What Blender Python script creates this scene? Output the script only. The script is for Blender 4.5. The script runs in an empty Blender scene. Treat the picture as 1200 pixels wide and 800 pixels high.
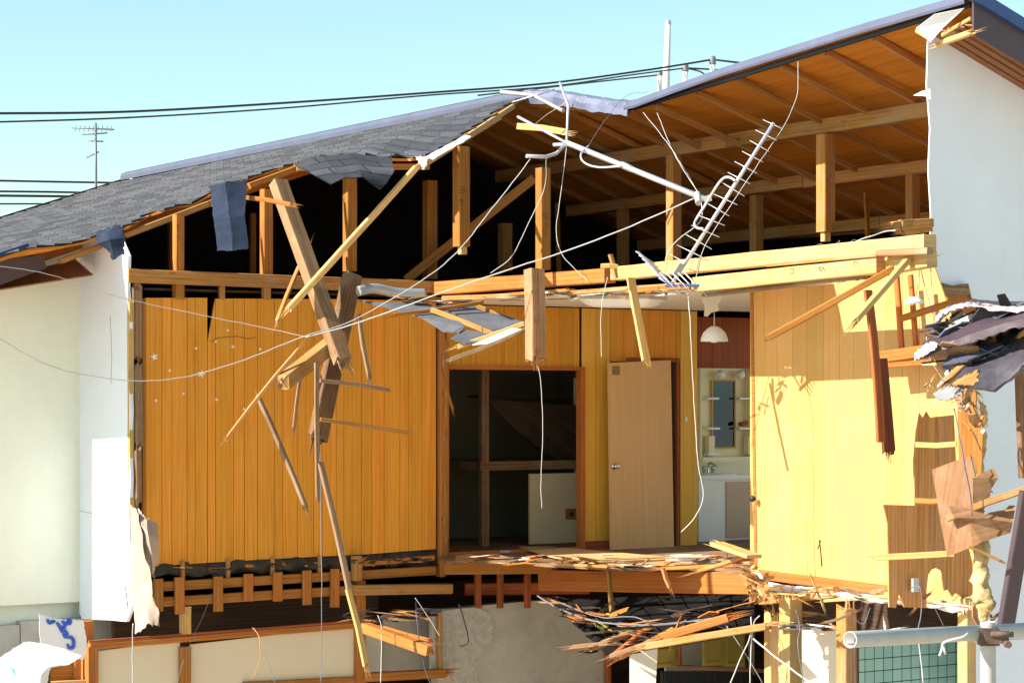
import bpy, bmesh, math, random
from mathutils import Vector, Matrix, noise
random.seed(7)
sc = bpy.context.scene
COL = sc.collection
EZ = 4.4                      # eye height above the ground
F, CX, HY = 2650.0, 600.0, 470.0
A = math.atan(1700/2650)
U = Vector((math.sin(A), -math.cos(A), 0))      # along the ridge, towards the right and near
V = Vector((math.cos(A), math.sin(A), 0))       # across the house, towards the right and far
ZU = Vector((0, 0, 1))
# ---------------------------------------------------------------- camera
cam = bpy.data.cameras.new('camera'); camo = bpy.data.objects.new('camera', cam); COL.objects.link(camo)
camo.location = (0, 0, EZ); camo.rotation_euler = (math.pi/2, 0, 0)
cam.sensor_width = 36; cam.lens = F/1200*36; cam.shift_y = 70/1200; cam.clip_end = 5000; cam.clip_start = .1
sc.camera = camo
# ---------------------------------------------------------------- light
EL = math.radians(34.5)
Sh = (-V - .21*U).normalized()
S = Sh*math.cos(EL) + ZU*math.sin(EL)
w = bpy.data.worlds.new("World"); sc.world = w; w.use_nodes = True
nt = w.node_tree; nt.nodes.clear()
sky = nt.nodes.new('ShaderNodeTexSky'); sky.sky_type = 'NISHITA'; sky.sun_disc = False
sky.sun_elevation = EL; sky.sun_rotation = math.atan2(Sh.x, Sh.y); sky.altitude = 0; sky.air_density = 1.0; sky.dust_density = .6; sky.ozone_density = 1.0
tint = nt.nodes.new('ShaderNodeMix'); tint.data_type = 'RGBA'; tint.blend_type = 'MULTIPLY'; tint.inputs[0].default_value = 1
tint.inputs[7].default_value = (.98, 1.12, .97, 1)
bg = nt.nodes.new('ShaderNodeBackground'); bg.inputs['Strength'].default_value = .093
out = nt.nodes.new('ShaderNodeOutputWorld')
nt.links.new(sky.outputs[0], tint.inputs[6]); nt.links.new(tint.outputs[2], bg.inputs[0]); nt.links.new(bg.outputs[0], out.inputs[0])
sl = bpy.data.lights.new('sun', 'SUN'); so = bpy.data.objects.new('sun', sl); COL.objects.link(so)
sl.energy = 5.0; sl.angle = math.radians(.5); sl.color = (1, .93, .82)
so.rotation_euler = (-S).to_track_quat('-Z', 'Y').to_euler(); so.location = (0, 0, 30)
sc.view_settings.view_transform = 'Standard'; sc.view_settings.look = 'None'; sc.view_settings.gamma = 1
sc.view_settings.exposure = 1.15
sc.cycles.max_bounces = 8; sc.cycles.diffuse_bounces = 4

# ---------------------------------------------------------------- geometry helpers
EYE = Vector((0, 0, EZ))
def ray(px, py): return Vector(((px-CX)/F, 1, (HY-py)/F))
def pd(px, py, d): return EYE + ray(px, py)*d
def pu(px, py, u):
    r = ray(px, py); return EYE + r*(u/(.5399*r.x - .8417))
def pv(px, py, v):
    r = ray(px, py); return EYE + r*(v/(.8417*r.x + .5399))
def pz(px, py, z):
    r = ray(px, py); return EYE + r*(z/r.z)
def H(u, v, z): return U*u + V*v + Vector((0, 0, EZ+z))
def uc(p): return p.dot(U)
def vc(p): return p.dot(V)
def zc(p): return p.z - EZ
def lerp(a, b, t): return a + (b-a)*t
def interp(tab, x):
    if x <= tab[0][0]: return tab[0][1]
    for (a, fa), (b, fb) in zip(tab, tab[1:]):
        if x <= b: return fa + (fb-fa)*(x-a)/max(b-a, 1e-9)
    return tab[-1][1]
def rr(a, b): return random.uniform(a, b)

class MB:
    def __init__(s): s.v = []; s.f = []; s.uv = []; s.t = []; s.m = []; s.sm = []
    def face(s, pts, uv=None, tone=.5, mat=0, smooth=False):
        n = len(s.v); s.v += [Vector(p) for p in pts]; s.f.append(list(range(n, n+len(pts))))
        if uv is None:
            a = (pts[1]-pts[0]); a = a.normalized() if a.length > 1e-9 else U
            nn = (pts[1]-pts[0]).cross(pts[2]-pts[0]); b = nn.cross(a); b = b.normalized() if b.length > 1e-12 else V
            uv = [((p-pts[0]).dot(a), (p-pts[0]).dot(b)) for p in pts]
        s.uv.append(uv); s.t.append(tone); s.m.append(mat); s.sm.append(smooth)
    def box(s, o, a, b, c, tone=.5, mat=0):
        """o corner, three edge vectors; the grain runs along the longest"""
        L = sorted([a, b, c], key=lambda q: -q.length); g = L[0].normalized(); h = L[1].normalized(); k = L[2].normalized()
        if a.cross(b).dot(c) < 0: a, b = b, a
        P = [o, o+a, o+a+b, o+b, o+c, o+a+c, o+a+b+c, o+b+c]
        ro = rr(0, 20)
        for q in ((3, 2, 1, 0), (4, 5, 6, 7), (0, 1, 5, 4), (1, 2, 6, 5), (2, 3, 7, 6), (3, 0, 4, 7)):
            pts = [P[i] for i in q]
            s.face(pts, [((p-o).dot(g)+ro, (p-o).dot(h)+(p-o).dot(k)+ro) for p in pts], tone, mat)
    def cbox(s, c, a, b, cc, **k): s.box(c-a/2-b/2-cc/2, a, b, cc, **k)
    def beam(s, p1, p2, w, h, up=None, broken=(0, 0), jit=.0015, tone=None, bow=0, mat=0, roll=0):
        d = p2-p1; L = d.length; d = d/L
        if up is None: up = U if abs(d.z) > .9 else ZU
        side = d.cross(up); side.normalize(); upv = side.cross(d)
        if roll:
            R = Matrix.Rotation(roll, 3, d); side = R @ side; upv = R @ upv
        if tone is None: tone = rr(0, 1)
        ch = min(.007, w*.16, h*.16); a, b = w/2, h/2
        prof = [(-a+ch, -b), (a-ch, -b), (a, -b+ch), (a, b-ch), (a-ch, b), (-a+ch, b), (-a, b-ch), (-a, -b+ch)]
        n = max(2, int(L/.35)+1); base = len(s.v); ro = rr(0, 30); bd = (side*rr(-1, 1)+upv*rr(-1, 1))
        rings = []
        for i in range(n+1):
            t = i/n; c = p1 + d*L*t + side*rr(-jit, jit) + upv*rr(-jit, jit) + bd*(bow*4*t*(1-t))
            k = 1+rr(-.012, .012)
            ring = []
            for (x, y) in prof:
                off = 0
                if (i == 0 and broken[0]): off = rr(-.02, .05)
                if (i == n and broken[1]): off = rr(-.05, .02)
                ring.append(c + side*x*k + upv*y*k + d*off)
            rings.append(ring)
        per = [0]
        for i in range(8):
            q0, q1 = prof[i], prof[(i+1) % 8]; per.append(per[-1]+math.hypot(q1[0]-q0[0], q1[1]-q0[1]))
        for i in range(n):
            for j in range(8):
                j2 = (j+1) % 8
                s.face([rings[i][j], rings[i][j2], rings[i+1][j2], rings[i+1][j]],
                       [(ro+L*i/n, ro+per[j]), (ro+L*i/n, ro+per[j+1]), (ro+L*(i+1)/n, ro+per[j+1]), (ro+L*(i+1)/n, ro+per[j])], tone, mat)
        for e, ring, dd in ((0, rings[0], -d), (1, rings[-1], d)):
            r2 = ring[::-1] if e == 0 else ring
            c = sum(ring, Vector())/8
            if broken[e]:
                for j in range(8): s.face([r2[j], r2[(j+1) % 8], c - dd*rr(-.03, .03)], None, tone, mat)
                for q in range(int(7+9*broken[e])):
                    x, y = rr(-a, a)*.8, rr(-b, b)*.8; ww = rr(.04, .2)*w; hh = rr(.06, .2)*h; ln = rr(.01, 1)**1.7*.2*broken[e]*(.5+min(w, .1)*8)
                    c0 = c + side*x + upv*y - dd*.03; tip = c0 + dd*(ln+.03) + side*rr(-.01, .01)+upv*rr(-.01, .01)
                    k4 = [c0-side*ww/2-upv*hh/2, c0+side*ww/2-upv*hh/2, c0+side*ww/2+upv*hh/2, c0-side*ww/2+upv*hh/2]
                    for j in range(4): s.face([k4[j], k4[(j+1) % 4], tip], None, min(1, tone+.2), mat)
            else: s.face(r2, [(ro+x*.2, ro+y) for (x, y) in prof], min(1, tone+.15), mat)
        return s
    def slab(s, pts, th, n=None, tone=.5, mat=0, gdir=None, sides=True):
        """polygon given as points (nearly planar), thickness along the normal away from the viewer side n"""
        pts = [Vector(p) for p in pts]
        if n is None:
            n = Vector()
            for i in range(len(pts)): n += pts[i].cross(pts[(i+1) % len(pts)])
            n.normalize()
            if n.dot(EYE-pts[0]) < 0: pts = pts[::-1]; n = -n
        else:
            m = Vector()
            for i in range(len(pts)): m += pts[i].cross(pts[(i+1) % len(pts)])
            if m.dot(n) < 0: pts = pts[::-1]
        g = gdir if gdir is not None else (pts[1]-pts[0]).normalized(); g = (g-n*g.dot(n)).normalized(); h = n.cross(g)
        ro = rr(0, 20) if gdir is None else 0
        uv = [(p.dot(g)+ro, p.dot(h)+ro) for p in pts]
        back = [p-n*th for p in pts]
        from mathutils.geometry import tessellate_polygon
        for tri in tessellate_polygon([[p for p in pts]]):
            a, b, c = tri
            if (pts[b]-pts[a]).cross(pts[c]-pts[a]).dot(n) < 0: b, c = c, b
            s.face([pts[a], pts[b], pts[c]], [uv[a], uv[b], uv[c]], tone, mat)
            s.face([back[c], back[b], back[a]], [uv[c], uv[b], uv[a]], tone, mat)
        N = len(pts)
        for i in range(N):
            j = (i+1) % N; L = (pts[j]-pts[i]).length
            s.face([pts[j], pts[i], back[i], back[j]], [(uv[j][0], uv[j][1]), (uv[i][0], uv[i][1]), (uv[i][0], uv[i][1]+th), (uv[j][0], uv[j][1]+th)], tone, mat)
        return s
    def grid(s, P, th=0, tone=.5, mat=0, smooth=True, flip=False):
        """P[i][j] points; optional thickness"""
        I, J = len(P), len(P[0])
        def nrm(i, j):
            a = P[min(i+1, I-1)][j]-P[max(i-1, 0)][j]; b = P[i][min(j+1, J-1)]-P[i][max(j-1, 0)]; n = a.cross(b)
            return n.normalized() if n.length > 1e-12 else ZU
        ul = [[0]*J for _ in range(I)]; vl = [[0]*J for _ in range(I)]
        for i in range(I):
            for j in range(J):
                if j: ul[i][j] = ul[i][j-1]+(P[i][j]-P[i][j-1]).length
                if i: vl[i][j] = vl[i-1][j]+(P[i][j]-P[i-1][j]).length
        Q = [[P[i][j]-nrm(i, j)*th for j in range(J)] for i in range(I)] if th else None
        base = len(s.v)
        def put(R, rev):
            b0 = len(s.v)
            for i in range(I):
                for j in range(J): s.v.append(Vector(R[i][j]))
            for i in range(I-1):
                for j in range(J-1):
                    q = [(i, j), (i, j+1), (i+1, j+1), (i+1, j)]
                    if rev: q = q[::-1]
                    s.f.append([b0+a*J+b for a, b in q]); s.uv.append([(ul[a][b], vl[a][b]) for a, b in q]); s.t.append(tone); s.m.append(mat); s.sm.append(smooth)
        put(P, not flip)
        if th:
            put(Q, flip)
            edge = [(0, j) for j in range(J)]+[(i, J-1) for i in range(1, I)]+[(I-1, j) for j in range(J-2, -1, -1)]+[(i, 0) for i in range(I-2, 0, -1)]
            for (a, b), (c, d) in zip(edge, edge[1:]+edge[:1]):
                s.face([P[a][b], P[c][d], Q[c][d], Q[a][b]], None, tone, mat)
        return s
    def tube(s, pts, r, seg=8, tone=.5, mat=0, caps=True, r2=None):
        pts = [Vector(p) for p in pts]; n = len(pts); b0 = len(s.v); L = 0; ls = []
        pn = None
        for i, p in enumerate(pts):
            d = (pts[min(i+1, n-1)]-pts[max(i-1, 0)]).normalized()
            if pn is None: x = d.orthogonal().normalized()
            else: x = (pn - d*pn.dot(d)).normalized()
            pn = x; y = d.cross(x); rad = r if r2 is None else lerp(r, r2, i/(n-1))
            if i: L += (p-pts[i-1]).length
            ls.append(L)
            for k in range(seg):
                a = 2*math.pi*k/seg; s.v.append(p + x*math.cos(a)*rad + y*math.sin(a)*rad)
        for i in range(n-1):
            for k in range(seg):
                k2 = (k+1) % seg
                s.f.append([b0+i*seg+k, b0+i*seg+k2, b0+(i+1)*seg+k2, b0+(i+1)*seg+k])
                s.uv.append([(ls[i], k/seg*.1), (ls[i], (k+1)/seg*.1), (ls[i+1], (k+1)/seg*.1), (ls[i+1], k/seg*.1)]); s.t.append(tone); s.m.append(mat); s.sm.append(True)
        if caps:
            for ring, rev in ((range(seg), True), (range((n-1)*seg, n*seg), False)):
                q = [b0+k for k in ring]
                if rev: q = q[::-1]
                s.f.append(q); s.uv.append([(0, 0)]*seg); s.t.append(tone); s.m.append(mat); s.sm.append(False)
        return s
    def lathe(s, c, prof, seg=28, axis=None, mat=0, tone=.5):
        axis = axis or ZU; x = axis.orthogonal().normalized(); y = axis.cross(x); b0 = len(s.v)
        for (r, z) in prof:
            for k in range(seg):
                a = 2*math.pi*k/seg; s.v.append(c + axis*z + x*r*math.cos(a) + y*r*math.sin(a))
        for i in range(len(prof)-1):
            for k in range(seg):
                k2 = (k+1) % seg
                s.f.append([b0+i*seg+k, b0+i*seg+k2, b0+(i+1)*seg+k2, b0+(i+1)*seg+k]); s.uv.append([(0, 0)]*4); s.t.append(tone); s.m.append(mat); s.sm.append(True)
        return s
    def build(s, name, mats, parent=None, label=None, cat=None, group=None, kind=None, solid=None):
        if not isinstance(mats, (list, tuple)): mats = [mats]
        lo = Vector((min(v.x for v in s.v), min(v.y for v in s.v), min(v.z for v in s.v)))
        hi = Vector((max(v.x for v in s.v), max(v.y for v in s.v), max(v.z for v in s.v)))
        o = Vector(((lo.x+hi.x)/2, (lo.y+hi.y)/2, lo.z))
        me = bpy.data.meshes.new(name); me.from_pydata([v-o for v in s.v], [], s.f)
        ul = me.uv_layers.new(name='UVMap'); k = 0
        for f in s.uv:
            for c in f: ul.data[k].uv = c; k += 1
        at = me.attributes.new('tone', 'FLOAT', 'FACE'); at.data.foreach_set('value', s.t)
        me.polygons.foreach_set('material_index', s.m); me.polygons.foreach_set('use_smooth', s.sm)
        for m in mats: me.materials.append(m)
        ob = bpy.data.objects.new(name, me); COL.objects.link(ob)
        place(ob, o, parent); tag(ob, label, cat, group, kind)
        return ob
def wloc(o):
    p = Vector(o.location)
    while o.parent: o = o.parent; p += Vector(o.location)
    return p
def place(ob, o, parent):
    if parent: ob.parent = parent; ob.location = o - wloc(parent)
    else: ob.location = o
def tag(o, label=None, cat=None, group=None, kind=None):
    if label: o['label'] = label
    if cat: o['category'] = cat
    if group: o['group'] = group
    if kind: o['kind'] = kind
    return o
def empty(name, loc, label, cat, group=None, kind=None):
    o = bpy.data.objects.new(name, None); COL.objects.link(o); o.location = loc; o.empty_display_size = .2
    return tag(o, label, cat, group, kind)
def sag(a, b, drop, n=24, wob=0):
    P = []
    for i in range(n+1):
        t = i/n; p = a.lerp(b, t) - ZU*drop*4*t*(1-t)
        if wob and 0 < i < n: p += Vector((noise.noise(p*3), noise.noise(p*3+Vector((9, 0, 0))), noise.noise(p*3+Vector((0, 9, 0)))))*wob
        P.append(p)
    return P
def ribbon(m, P, w_, n_):
    for i in range(len(P)-1):
        d_ = (P[i+1]-P[i]).normalized(); q = n_.cross(d_)*w_/2*math.sin(math.pi*(.18+.64*(i+.5)/(len(P)-1)))
        m.slab([P[i]-q-d_*.003, P[i+1]-q+d_*.003, P[i+1]+q+d_*.003, P[i]+q-d_*.003], .002, n=n_)
def smooth_path(pts, k=6):
    P = [Vector(p) for p in pts]; out = []
    for i in range(len(P)-1):
        p0 = P[max(i-1, 0)]; p1 = P[i]; p2 = P[i+1]; p3 = P[min(i+2, len(P)-1)]
        for j in range(k):
            t = j/k; out.append(.5*((2*p1)+(p2-p0)*t+(2*p0-5*p1+4*p2-p3)*t*t+(3*p1-p0-3*p2+p3)*t**3))
    out.append(P[-1]); return out

# ---------------------------------------------------------------- materials
def new_mat(name):
    m = bpy.data.materials.new(name); m.use_nodes = True; t = m.node_tree; t.nodes.clear()
    b = t.nodes.new('ShaderNodeBsdfPrincipled'); o = t.nodes.new('ShaderNodeOutputMaterial'); t.links.new(b.outputs[0], o.inputs[0])
    return m, t, b
def N(t, k, **kw):
    n = t.nodes.new(k)
    for a, v in kw.items():
        if a.startswith('i_'): n.inputs[a[2:].replace('_', ' ')].default_value = v
        else: setattr(n, a, v)
    return n
def ramp(t, fac, stops):
    r = t.nodes.new('ShaderNodeValToRGB'); e = r.color_ramp.elements
    while len(e) < len(stops): e.new(.5)
    for x, (p, c) in zip(e, stops): x.position = p; x.color = (*c, 1)
    t.links.new(fac, r.inputs[0]); return r.outputs[0]
def mix(t, a, b, fac, mode='MIX'):
    m = t.nodes.new('ShaderNodeMix'); m.data_type = 'RGBA'; m.blend_type = mode
    for s, x in ((6, a), (7, b)):
        if isinstance(x, tuple): m.inputs[s].default_value = (*x, 1)
        else: t.links.new(x, m.inputs[s])
    if isinstance(fac, (int, float)): m.inputs[0].default_value = fac
    else: t.links.new(fac, m.inputs[0])
    return m.outputs[2]
def uvmap(t, scale, rnd=True):
    tc = t.nodes.new('ShaderNodeTexCoord'); mp = t.nodes.new('ShaderNodeMapping'); mp.inputs['Scale'].default_value = scale
    t.links.new(tc.outputs['UV'], mp.inputs[0])
    if rnd:
        oi = t.nodes.new('ShaderNodeObjectInfo'); ml = N(t, 'ShaderNodeMath', operation='MULTIPLY'); ml.inputs[1].default_value = 37
        t.links.new(oi.outputs['Random'], ml.inputs[0]); cb = t.nodes.new('ShaderNodeCombineXYZ')
        for k in range(3): t.links.new(ml.outputs[0], cb.inputs[k])
        ad = N(t, 'ShaderNodeVectorMath', operation='ADD'); t.links.new(mp.outputs[0], ad.inputs[0]); t.links.new(cb.outputs[0], ad.inputs[1])
        return ad.outputs[0]
    return mp.outputs[0]
def math_(t, op, a, b=None, clamp=False):
    m = N(t, 'ShaderNodeMath', operation=op); m.use_clamp = clamp
    for i, x in enumerate((a, b)):
        if x is None: continue
        if isinstance(x, (int, float)): m.inputs[i].default_value = x
        else: t.links.new(x, m.inputs[i])
    return m.outputs[0]
def noise_(t, vec, scale, detail=4, rough=.6, dist=0):
    n = N(t, 'ShaderNodeTexNoise'); n.inputs['Scale'].default_value = scale; n.inputs['Detail'].default_value = detail
    n.inputs['Roughness'].default_value = rough; n.inputs['Distortion'].default_value = dist
    if vec is not None: t.links.new(vec, n.inputs['Vector'])
    return n.outputs['Fac']
def bump(t, b, h, strength, dist=.01):
    n = t.nodes.new('ShaderNodeBump'); n.inputs['Strength'].default_value = strength; n.inputs['Distance'].default_value = dist
    t.links.new(h, n.inputs['Height']); t.links.new(n.outputs[0], b.inputs['Normal'])
def tone(t):
    a = N(t, 'ShaderNodeAttribute', attribute_name='tone'); return a.outputs['Fac']
def wood(name, dark, mid, light, rough=.75, gs=1.0, stain=.35, cath=.5, knots=True, bmp=.25, age=(.34, .27, .19, .55)):
    m, t, b = new_mat(name)
    fine = noise_(t, uvmap(t, (2.2*gs, 48*gs, 1)), 1, 3, .7)
    broad = noise_(t, uvmap(t, (.7*gs, 11*gs, 1)), 1, 3, .55, 1.2)
    wv = N(t, 'ShaderNodeTexWave', wave_type='BANDS', bands_direction='Y', wave_profile='SAW'); wv.inputs['Scale'].default_value = 1
    wv.inputs['Distortion'].default_value = 6*cath*2; wv.inputs['Detail'].default_value = 1.5; wv.inputs['Detail Scale'].default_value = .6
    t.links.new(uvmap(t, (.55*gs, 9*gs, 1)), wv.inputs['Vector'])
    g = math_(t, 'ADD', math_(t, 'MULTIPLY', fine, .36), math_(t, 'ADD', math_(t, 'MULTIPLY', broad, .5), math_(t, 'MULTIPLY', wv.outputs['Fac'], .16)))
    c = ramp(t, g, [(.32, dark), (.52, mid), (.75, light)])
    # board-to-board variation of the wood itself
    oi = t.nodes.new('ShaderNodeObjectInfo')
    v = math_(t, 'ADD', math_(t, 'MULTIPLY', tone(t), .5), math_(t, 'MULTIPLY', oi.outputs['Random'], .5))
    hs = t.nodes.new('ShaderNodeHueSaturation'); t.links.new(c, hs.inputs['Color'])
    t.links.new(math_(t, 'ADD', math_(t, 'MULTIPLY', v, .5), .75), hs.inputs['Value'])
    t.links.new(math_(t, 'ADD', math_(t, 'MULTIPLY', v, -.02), .51), hs.inputs['Hue'])
    c = hs.outputs[0]
    st = noise_(t, uvmap(t, (1.2, 3, 1)), 1.3, 5, .65)
    c = mix(t, c, tuple(x*.45 for x in dark), math_(t, 'MULTIPLY', math_(t, 'SUBTRACT', st, .55, True), stain*6, True))
    if knots:
        vo = N(t, 'ShaderNodeTexVoronoi'); vo.inputs['Scale'].default_value = 1; t.links.new(uvmap(t, (2.2, 7, 1)), vo.inputs['Vector'])
        k = ramp(t, vo.outputs['Distance'], [(.03, (1, 1, 1)), (.11, (0, 0, 0))])
        c = mix(t, c, tuple(x*.35 for x in dark), math_(t, 'MULTIPLY', k, .6))
    tco = t.nodes.new('ShaderNodeTexCoord'); ag = noise_(t, tco.outputs['Object'], 1.7, 7, .68, .5)   # grime, fading and dust
    c = mix(t, c, age[:3], math_(t, 'MULTIPLY', math_(t, 'SUBTRACT', ag, .47, True), age[3]*5, True) if age[3] < .3 else math_(t, 'MINIMUM', math_(t, 'MULTIPLY', math_(t, 'SUBTRACT', ag, .47, True), age[3]*6, True), .65))
    sc_ = noise_(t, uvmap(t, (6, 40, 1)), 1, 2, .6); sc2 = math_(t, 'MULTIPLY', math_(t, 'SUBTRACT', sc_, .70, True), 9, True)
    c = mix(t, c, tuple(x*.5 for x in dark), math_(t, 'MULTIPLY', sc2, min(1, age[3]*1.5)))
    t.links.new(c, b.inputs['Base Color']); b.inputs['Roughness'].default_value = rough; b.inputs['Specular IOR Level'].default_value = .25
    bump(t, b, g, bmp, .004); return m
def plain(name, col, rough=.6, metal=0, var=.15, vs=3, bmp=.1, bs=40, dirt=None, dirts=.5, dscale=1.6, spec=.4, trans=0, alpha=1):
    m, t, b = new_mat(name); tc = t.nodes.new('ShaderNodeTexCoord')
    n = noise_(t, tc.outputs['Object'], vs, 5, .6)
    c = ramp(t, n, [(.3, tuple(x*(1-var) for x in col)), (.7, tuple(min(1, x*(1+var)) for x in col))])
    if dirt:
        d = noise_(t, tc.outputs['Object'], dscale, 8, .7, .4)
        c = mix(t, c, dirt, math_(t, 'MULTIPLY', math_(t, 'SUBTRACT', d, .52, True), dirts*8, True))
    t.links.new(c, b.inputs['Base Color']); b.inputs['Roughness'].default_value = rough; b.inputs['Metallic'].default_value = metal
    b.inputs['Specular IOR Level'].default_value = spec
    if trans: b.inputs['Transmission Weight'].default_value = trans
    if alpha < 1: b.inputs['Alpha'].default_value = alpha
    bump(t, b, noise_(t, tc.outputs['Object'], bs, 4, .6), bmp, .01)
    return m
M = {}
M['timber'] = wood('timber', (.25, .105, .028), (.42, .195, .052), (.53, .28, .09))
M['timber_pale'] = wood('timber_pale', (.42, .24, .08), (.60, .37, .13), (.70, .47, .20), stain=.2)
M['timber_orange'] = wood('timber_orange', (.24, .08, .014), (.40, .145, .026), (.50, .205, .045), stain=.3, age=(.33, .18, .08, .35))
M['timber_weathered'] = wood('timber_weathered', (.15, .08, .035), (.29, .16, .075), (.40, .245, .13), stain=.5)
M['lath'] = wood('lath', (.15, .085, .045), (.24, .145, .08), (.34, .22, .13), stain=.3, knots=False)  # darkened: eave shade on the hanging laths is put into the colour
M['deck'] = wood('deck', (.50, .165, .012), (.60, .225, .022), (.66, .27, .036), gs=.35, stain=.25, cath=.8, age=(.40, .17, .03, .15))
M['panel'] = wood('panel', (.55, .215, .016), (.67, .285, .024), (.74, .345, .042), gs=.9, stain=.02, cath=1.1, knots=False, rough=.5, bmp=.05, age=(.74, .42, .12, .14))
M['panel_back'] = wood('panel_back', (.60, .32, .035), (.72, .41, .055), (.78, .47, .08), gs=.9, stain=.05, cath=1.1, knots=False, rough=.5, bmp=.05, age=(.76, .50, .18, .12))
M['panel_sun'] = wood('panel_sunlit', (.62, .335, .105), (.67, .37, .125), (.71, .405, .15), gs=.7, stain=.02, cath=1.1, knots=False, rough=.5, bmp=.05, age=(.80, .60, .34, .14))  # same wood as panel, with the sunlit paleness put into its colour
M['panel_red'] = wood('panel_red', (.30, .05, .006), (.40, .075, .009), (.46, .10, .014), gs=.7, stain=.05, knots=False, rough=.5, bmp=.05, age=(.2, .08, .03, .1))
M['redwood'] = wood('redwood', (.20, .045, .014), (.33, .085, .025), (.42, .13, .045), stain=.2, knots=False, age=(.3, .13, .06, .15))
M['trim'] = wood('trim', (.30, .085, .016), (.42, .13, .026), (.5, .18, .04), stain=.15, knots=False, age=(.42, .2, .08, .18))
M['door'] = wood('door', (.68, .37, .155), (.75, .43, .19), (.79, .47, .22), gs=.8, stain=.03, cath=1.4, knots=False, rough=.5, bmp=.05, age=(.70, .50, .32, .12))
M['ply'] = wood('ply', (.30, .12, .035), (.52, .24, .075), (.66, .35, .13), gs=.8, stain=.12, cath=1.2)
M['ply_scrap'] = wood('ply_scrap', (.18, .085, .04), (.27, .135, .065), (.34, .18, .09), gs=.8, stain=.2, cath=1.2)  # darker copy of ply, dimming the sunlit scraps by colour
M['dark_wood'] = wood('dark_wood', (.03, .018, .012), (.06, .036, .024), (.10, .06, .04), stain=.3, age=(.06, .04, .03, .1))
M['floor'] = wood('floor', (.13, .065, .03), (.22, .12, .06), (.30, .18, .10), stain=.4)
M['stucco'] = plain('stucco', (.76, .83, .88), .85, var=.03, bmp=.35, bs=120, dirt=(.5, .52, .48), dirts=.12)
M['stucco_cream'] = plain('stucco_cream', (.76, .80, .70), .85, var=.03, bmp=.35, bs=120, dirt=(.5, .5, .42), dirts=.1)
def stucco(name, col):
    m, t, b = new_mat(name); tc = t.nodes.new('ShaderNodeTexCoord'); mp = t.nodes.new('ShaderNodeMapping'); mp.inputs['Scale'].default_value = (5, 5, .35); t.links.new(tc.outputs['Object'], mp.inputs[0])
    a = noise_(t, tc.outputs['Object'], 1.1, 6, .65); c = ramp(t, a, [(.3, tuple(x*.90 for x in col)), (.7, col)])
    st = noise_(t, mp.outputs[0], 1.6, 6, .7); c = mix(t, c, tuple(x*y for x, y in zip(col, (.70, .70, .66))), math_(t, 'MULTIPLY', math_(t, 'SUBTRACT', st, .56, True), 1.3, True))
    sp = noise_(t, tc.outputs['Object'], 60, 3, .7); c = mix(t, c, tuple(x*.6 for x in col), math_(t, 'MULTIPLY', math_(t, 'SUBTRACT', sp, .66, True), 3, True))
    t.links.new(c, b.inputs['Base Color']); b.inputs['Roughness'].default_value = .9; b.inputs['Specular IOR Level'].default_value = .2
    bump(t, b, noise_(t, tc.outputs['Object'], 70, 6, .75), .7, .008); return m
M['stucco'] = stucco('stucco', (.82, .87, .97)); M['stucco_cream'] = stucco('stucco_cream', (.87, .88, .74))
M['plaster'] = plain('plaster', (.66, .62, .52), .9, var=.08, bmp=.3, bs=30, dirt=(.4, .34, .26), dirts=.3)
M['white_board'] = plain('white_board', (.82, .78, .70), .8, var=.04, bmp=.1, bs=20, dirt=(.5, .42, .32), dirts=.15)
M['cream_board'] = plain('cream_board', (.72, .62, .46), .7, var=.03, bmp=.08, bs=20, dirt=(.5, .4, .28), dirts=.08)
M['concrete'] = plain('concrete', (.50, .45, .38), .9, var=.15, bmp=.5, bs=25, dirt=(.27, .25, .22), dirts=.5, dscale=.9)
M['roughcast'] = plain('roughcast', (.52, .47, .40), .95, var=.2, vs=18, bmp=1.0, bs=45)
M['concrete_block'] = plain('concrete_block', (.45, .44, .40), .95, var=.12, bmp=.7, bs=60, dirt=(.25, .24, .2), dirts=.4)
M['fascia'] = plain('fascia', (.065, .042, .055), .5, var=.12, bmp=.1)
M['flash_blue'] = plain('flash_blue', (.03, .07, .22), .45, var=.15, bmp=.05)
M['soffit'] = wood('soffit', (.22, .085, .04), (.30, .125, .06), (.36, .16, .085), stain=.05, knots=False, bmp=.05, age=(.3, .15, .08, .1))
M['felt_blue'] = plain('felt_blue', (.012, .024, .055), .9, var=.35, vs=14, bmp=.5, bs=90)
M['metal_pale'] = plain('metal_pale', (.10, .11, .175), .45, metal=.2, var=.12, bmp=.15, bs=8, dirt=(.10, .10, .13), dirts=.2)
M['crumpled_metal'] = plain('crumpled_metal', (.17, .18, .27), .4, metal=.3, var=.2, bmp=.2, bs=8, dirt=(.10, .10, .13), dirts=.3)
M['alu'] = plain('aluminium', (.56, .56, .60), .42, metal=.55, var=.12, dirt=(.3, .29, .28), dirts=.3, dscale=6, bmp=.05)
M['alu_dull'] = plain('aluminium_dull', (.45, .46, .48), .5, metal=.6, var=.1)
M['galv'] = plain('galvanised', (.42, .415, .40), .7, metal=.1, var=.1, vs=8, bmp=.1, dirt=(.30, .26, .22), dirts=.3)
M['rust'] = plain('rust', (.13, .085, .07), .85, metal=.2, var=.35, vs=15, bmp=.5)
M['black'] = plain('black_rubber', (.015, .016, .02), .5, var=.1)
M['wire_white'] = plain('wire_white', (.52, .51, .50), .5, var=.05)
M['wire_grey'] = plain('wire_grey', (.16, .16, .18), .5, var=.1)
M['white_enamel'] = plain('white_enamel', (.88, .88, .88), .25, var=.02, bmp=0)
M['cream_plastic'] = plain('cream_plastic', (.86, .76, .50), .35, var=.03, bmp=.02)
M['beige_door'] = plain('beige_door', (.60, .42, .30), .45, var=.04, bmp=.02)
M['mirror'] = plain('mirror', (.05, .065, .09), .06, metal=1, var=.02, bmp=0)
M['globe'] = plain('globe', (.90, .88, .84), .25, var=.02, bmp=0)
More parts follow.
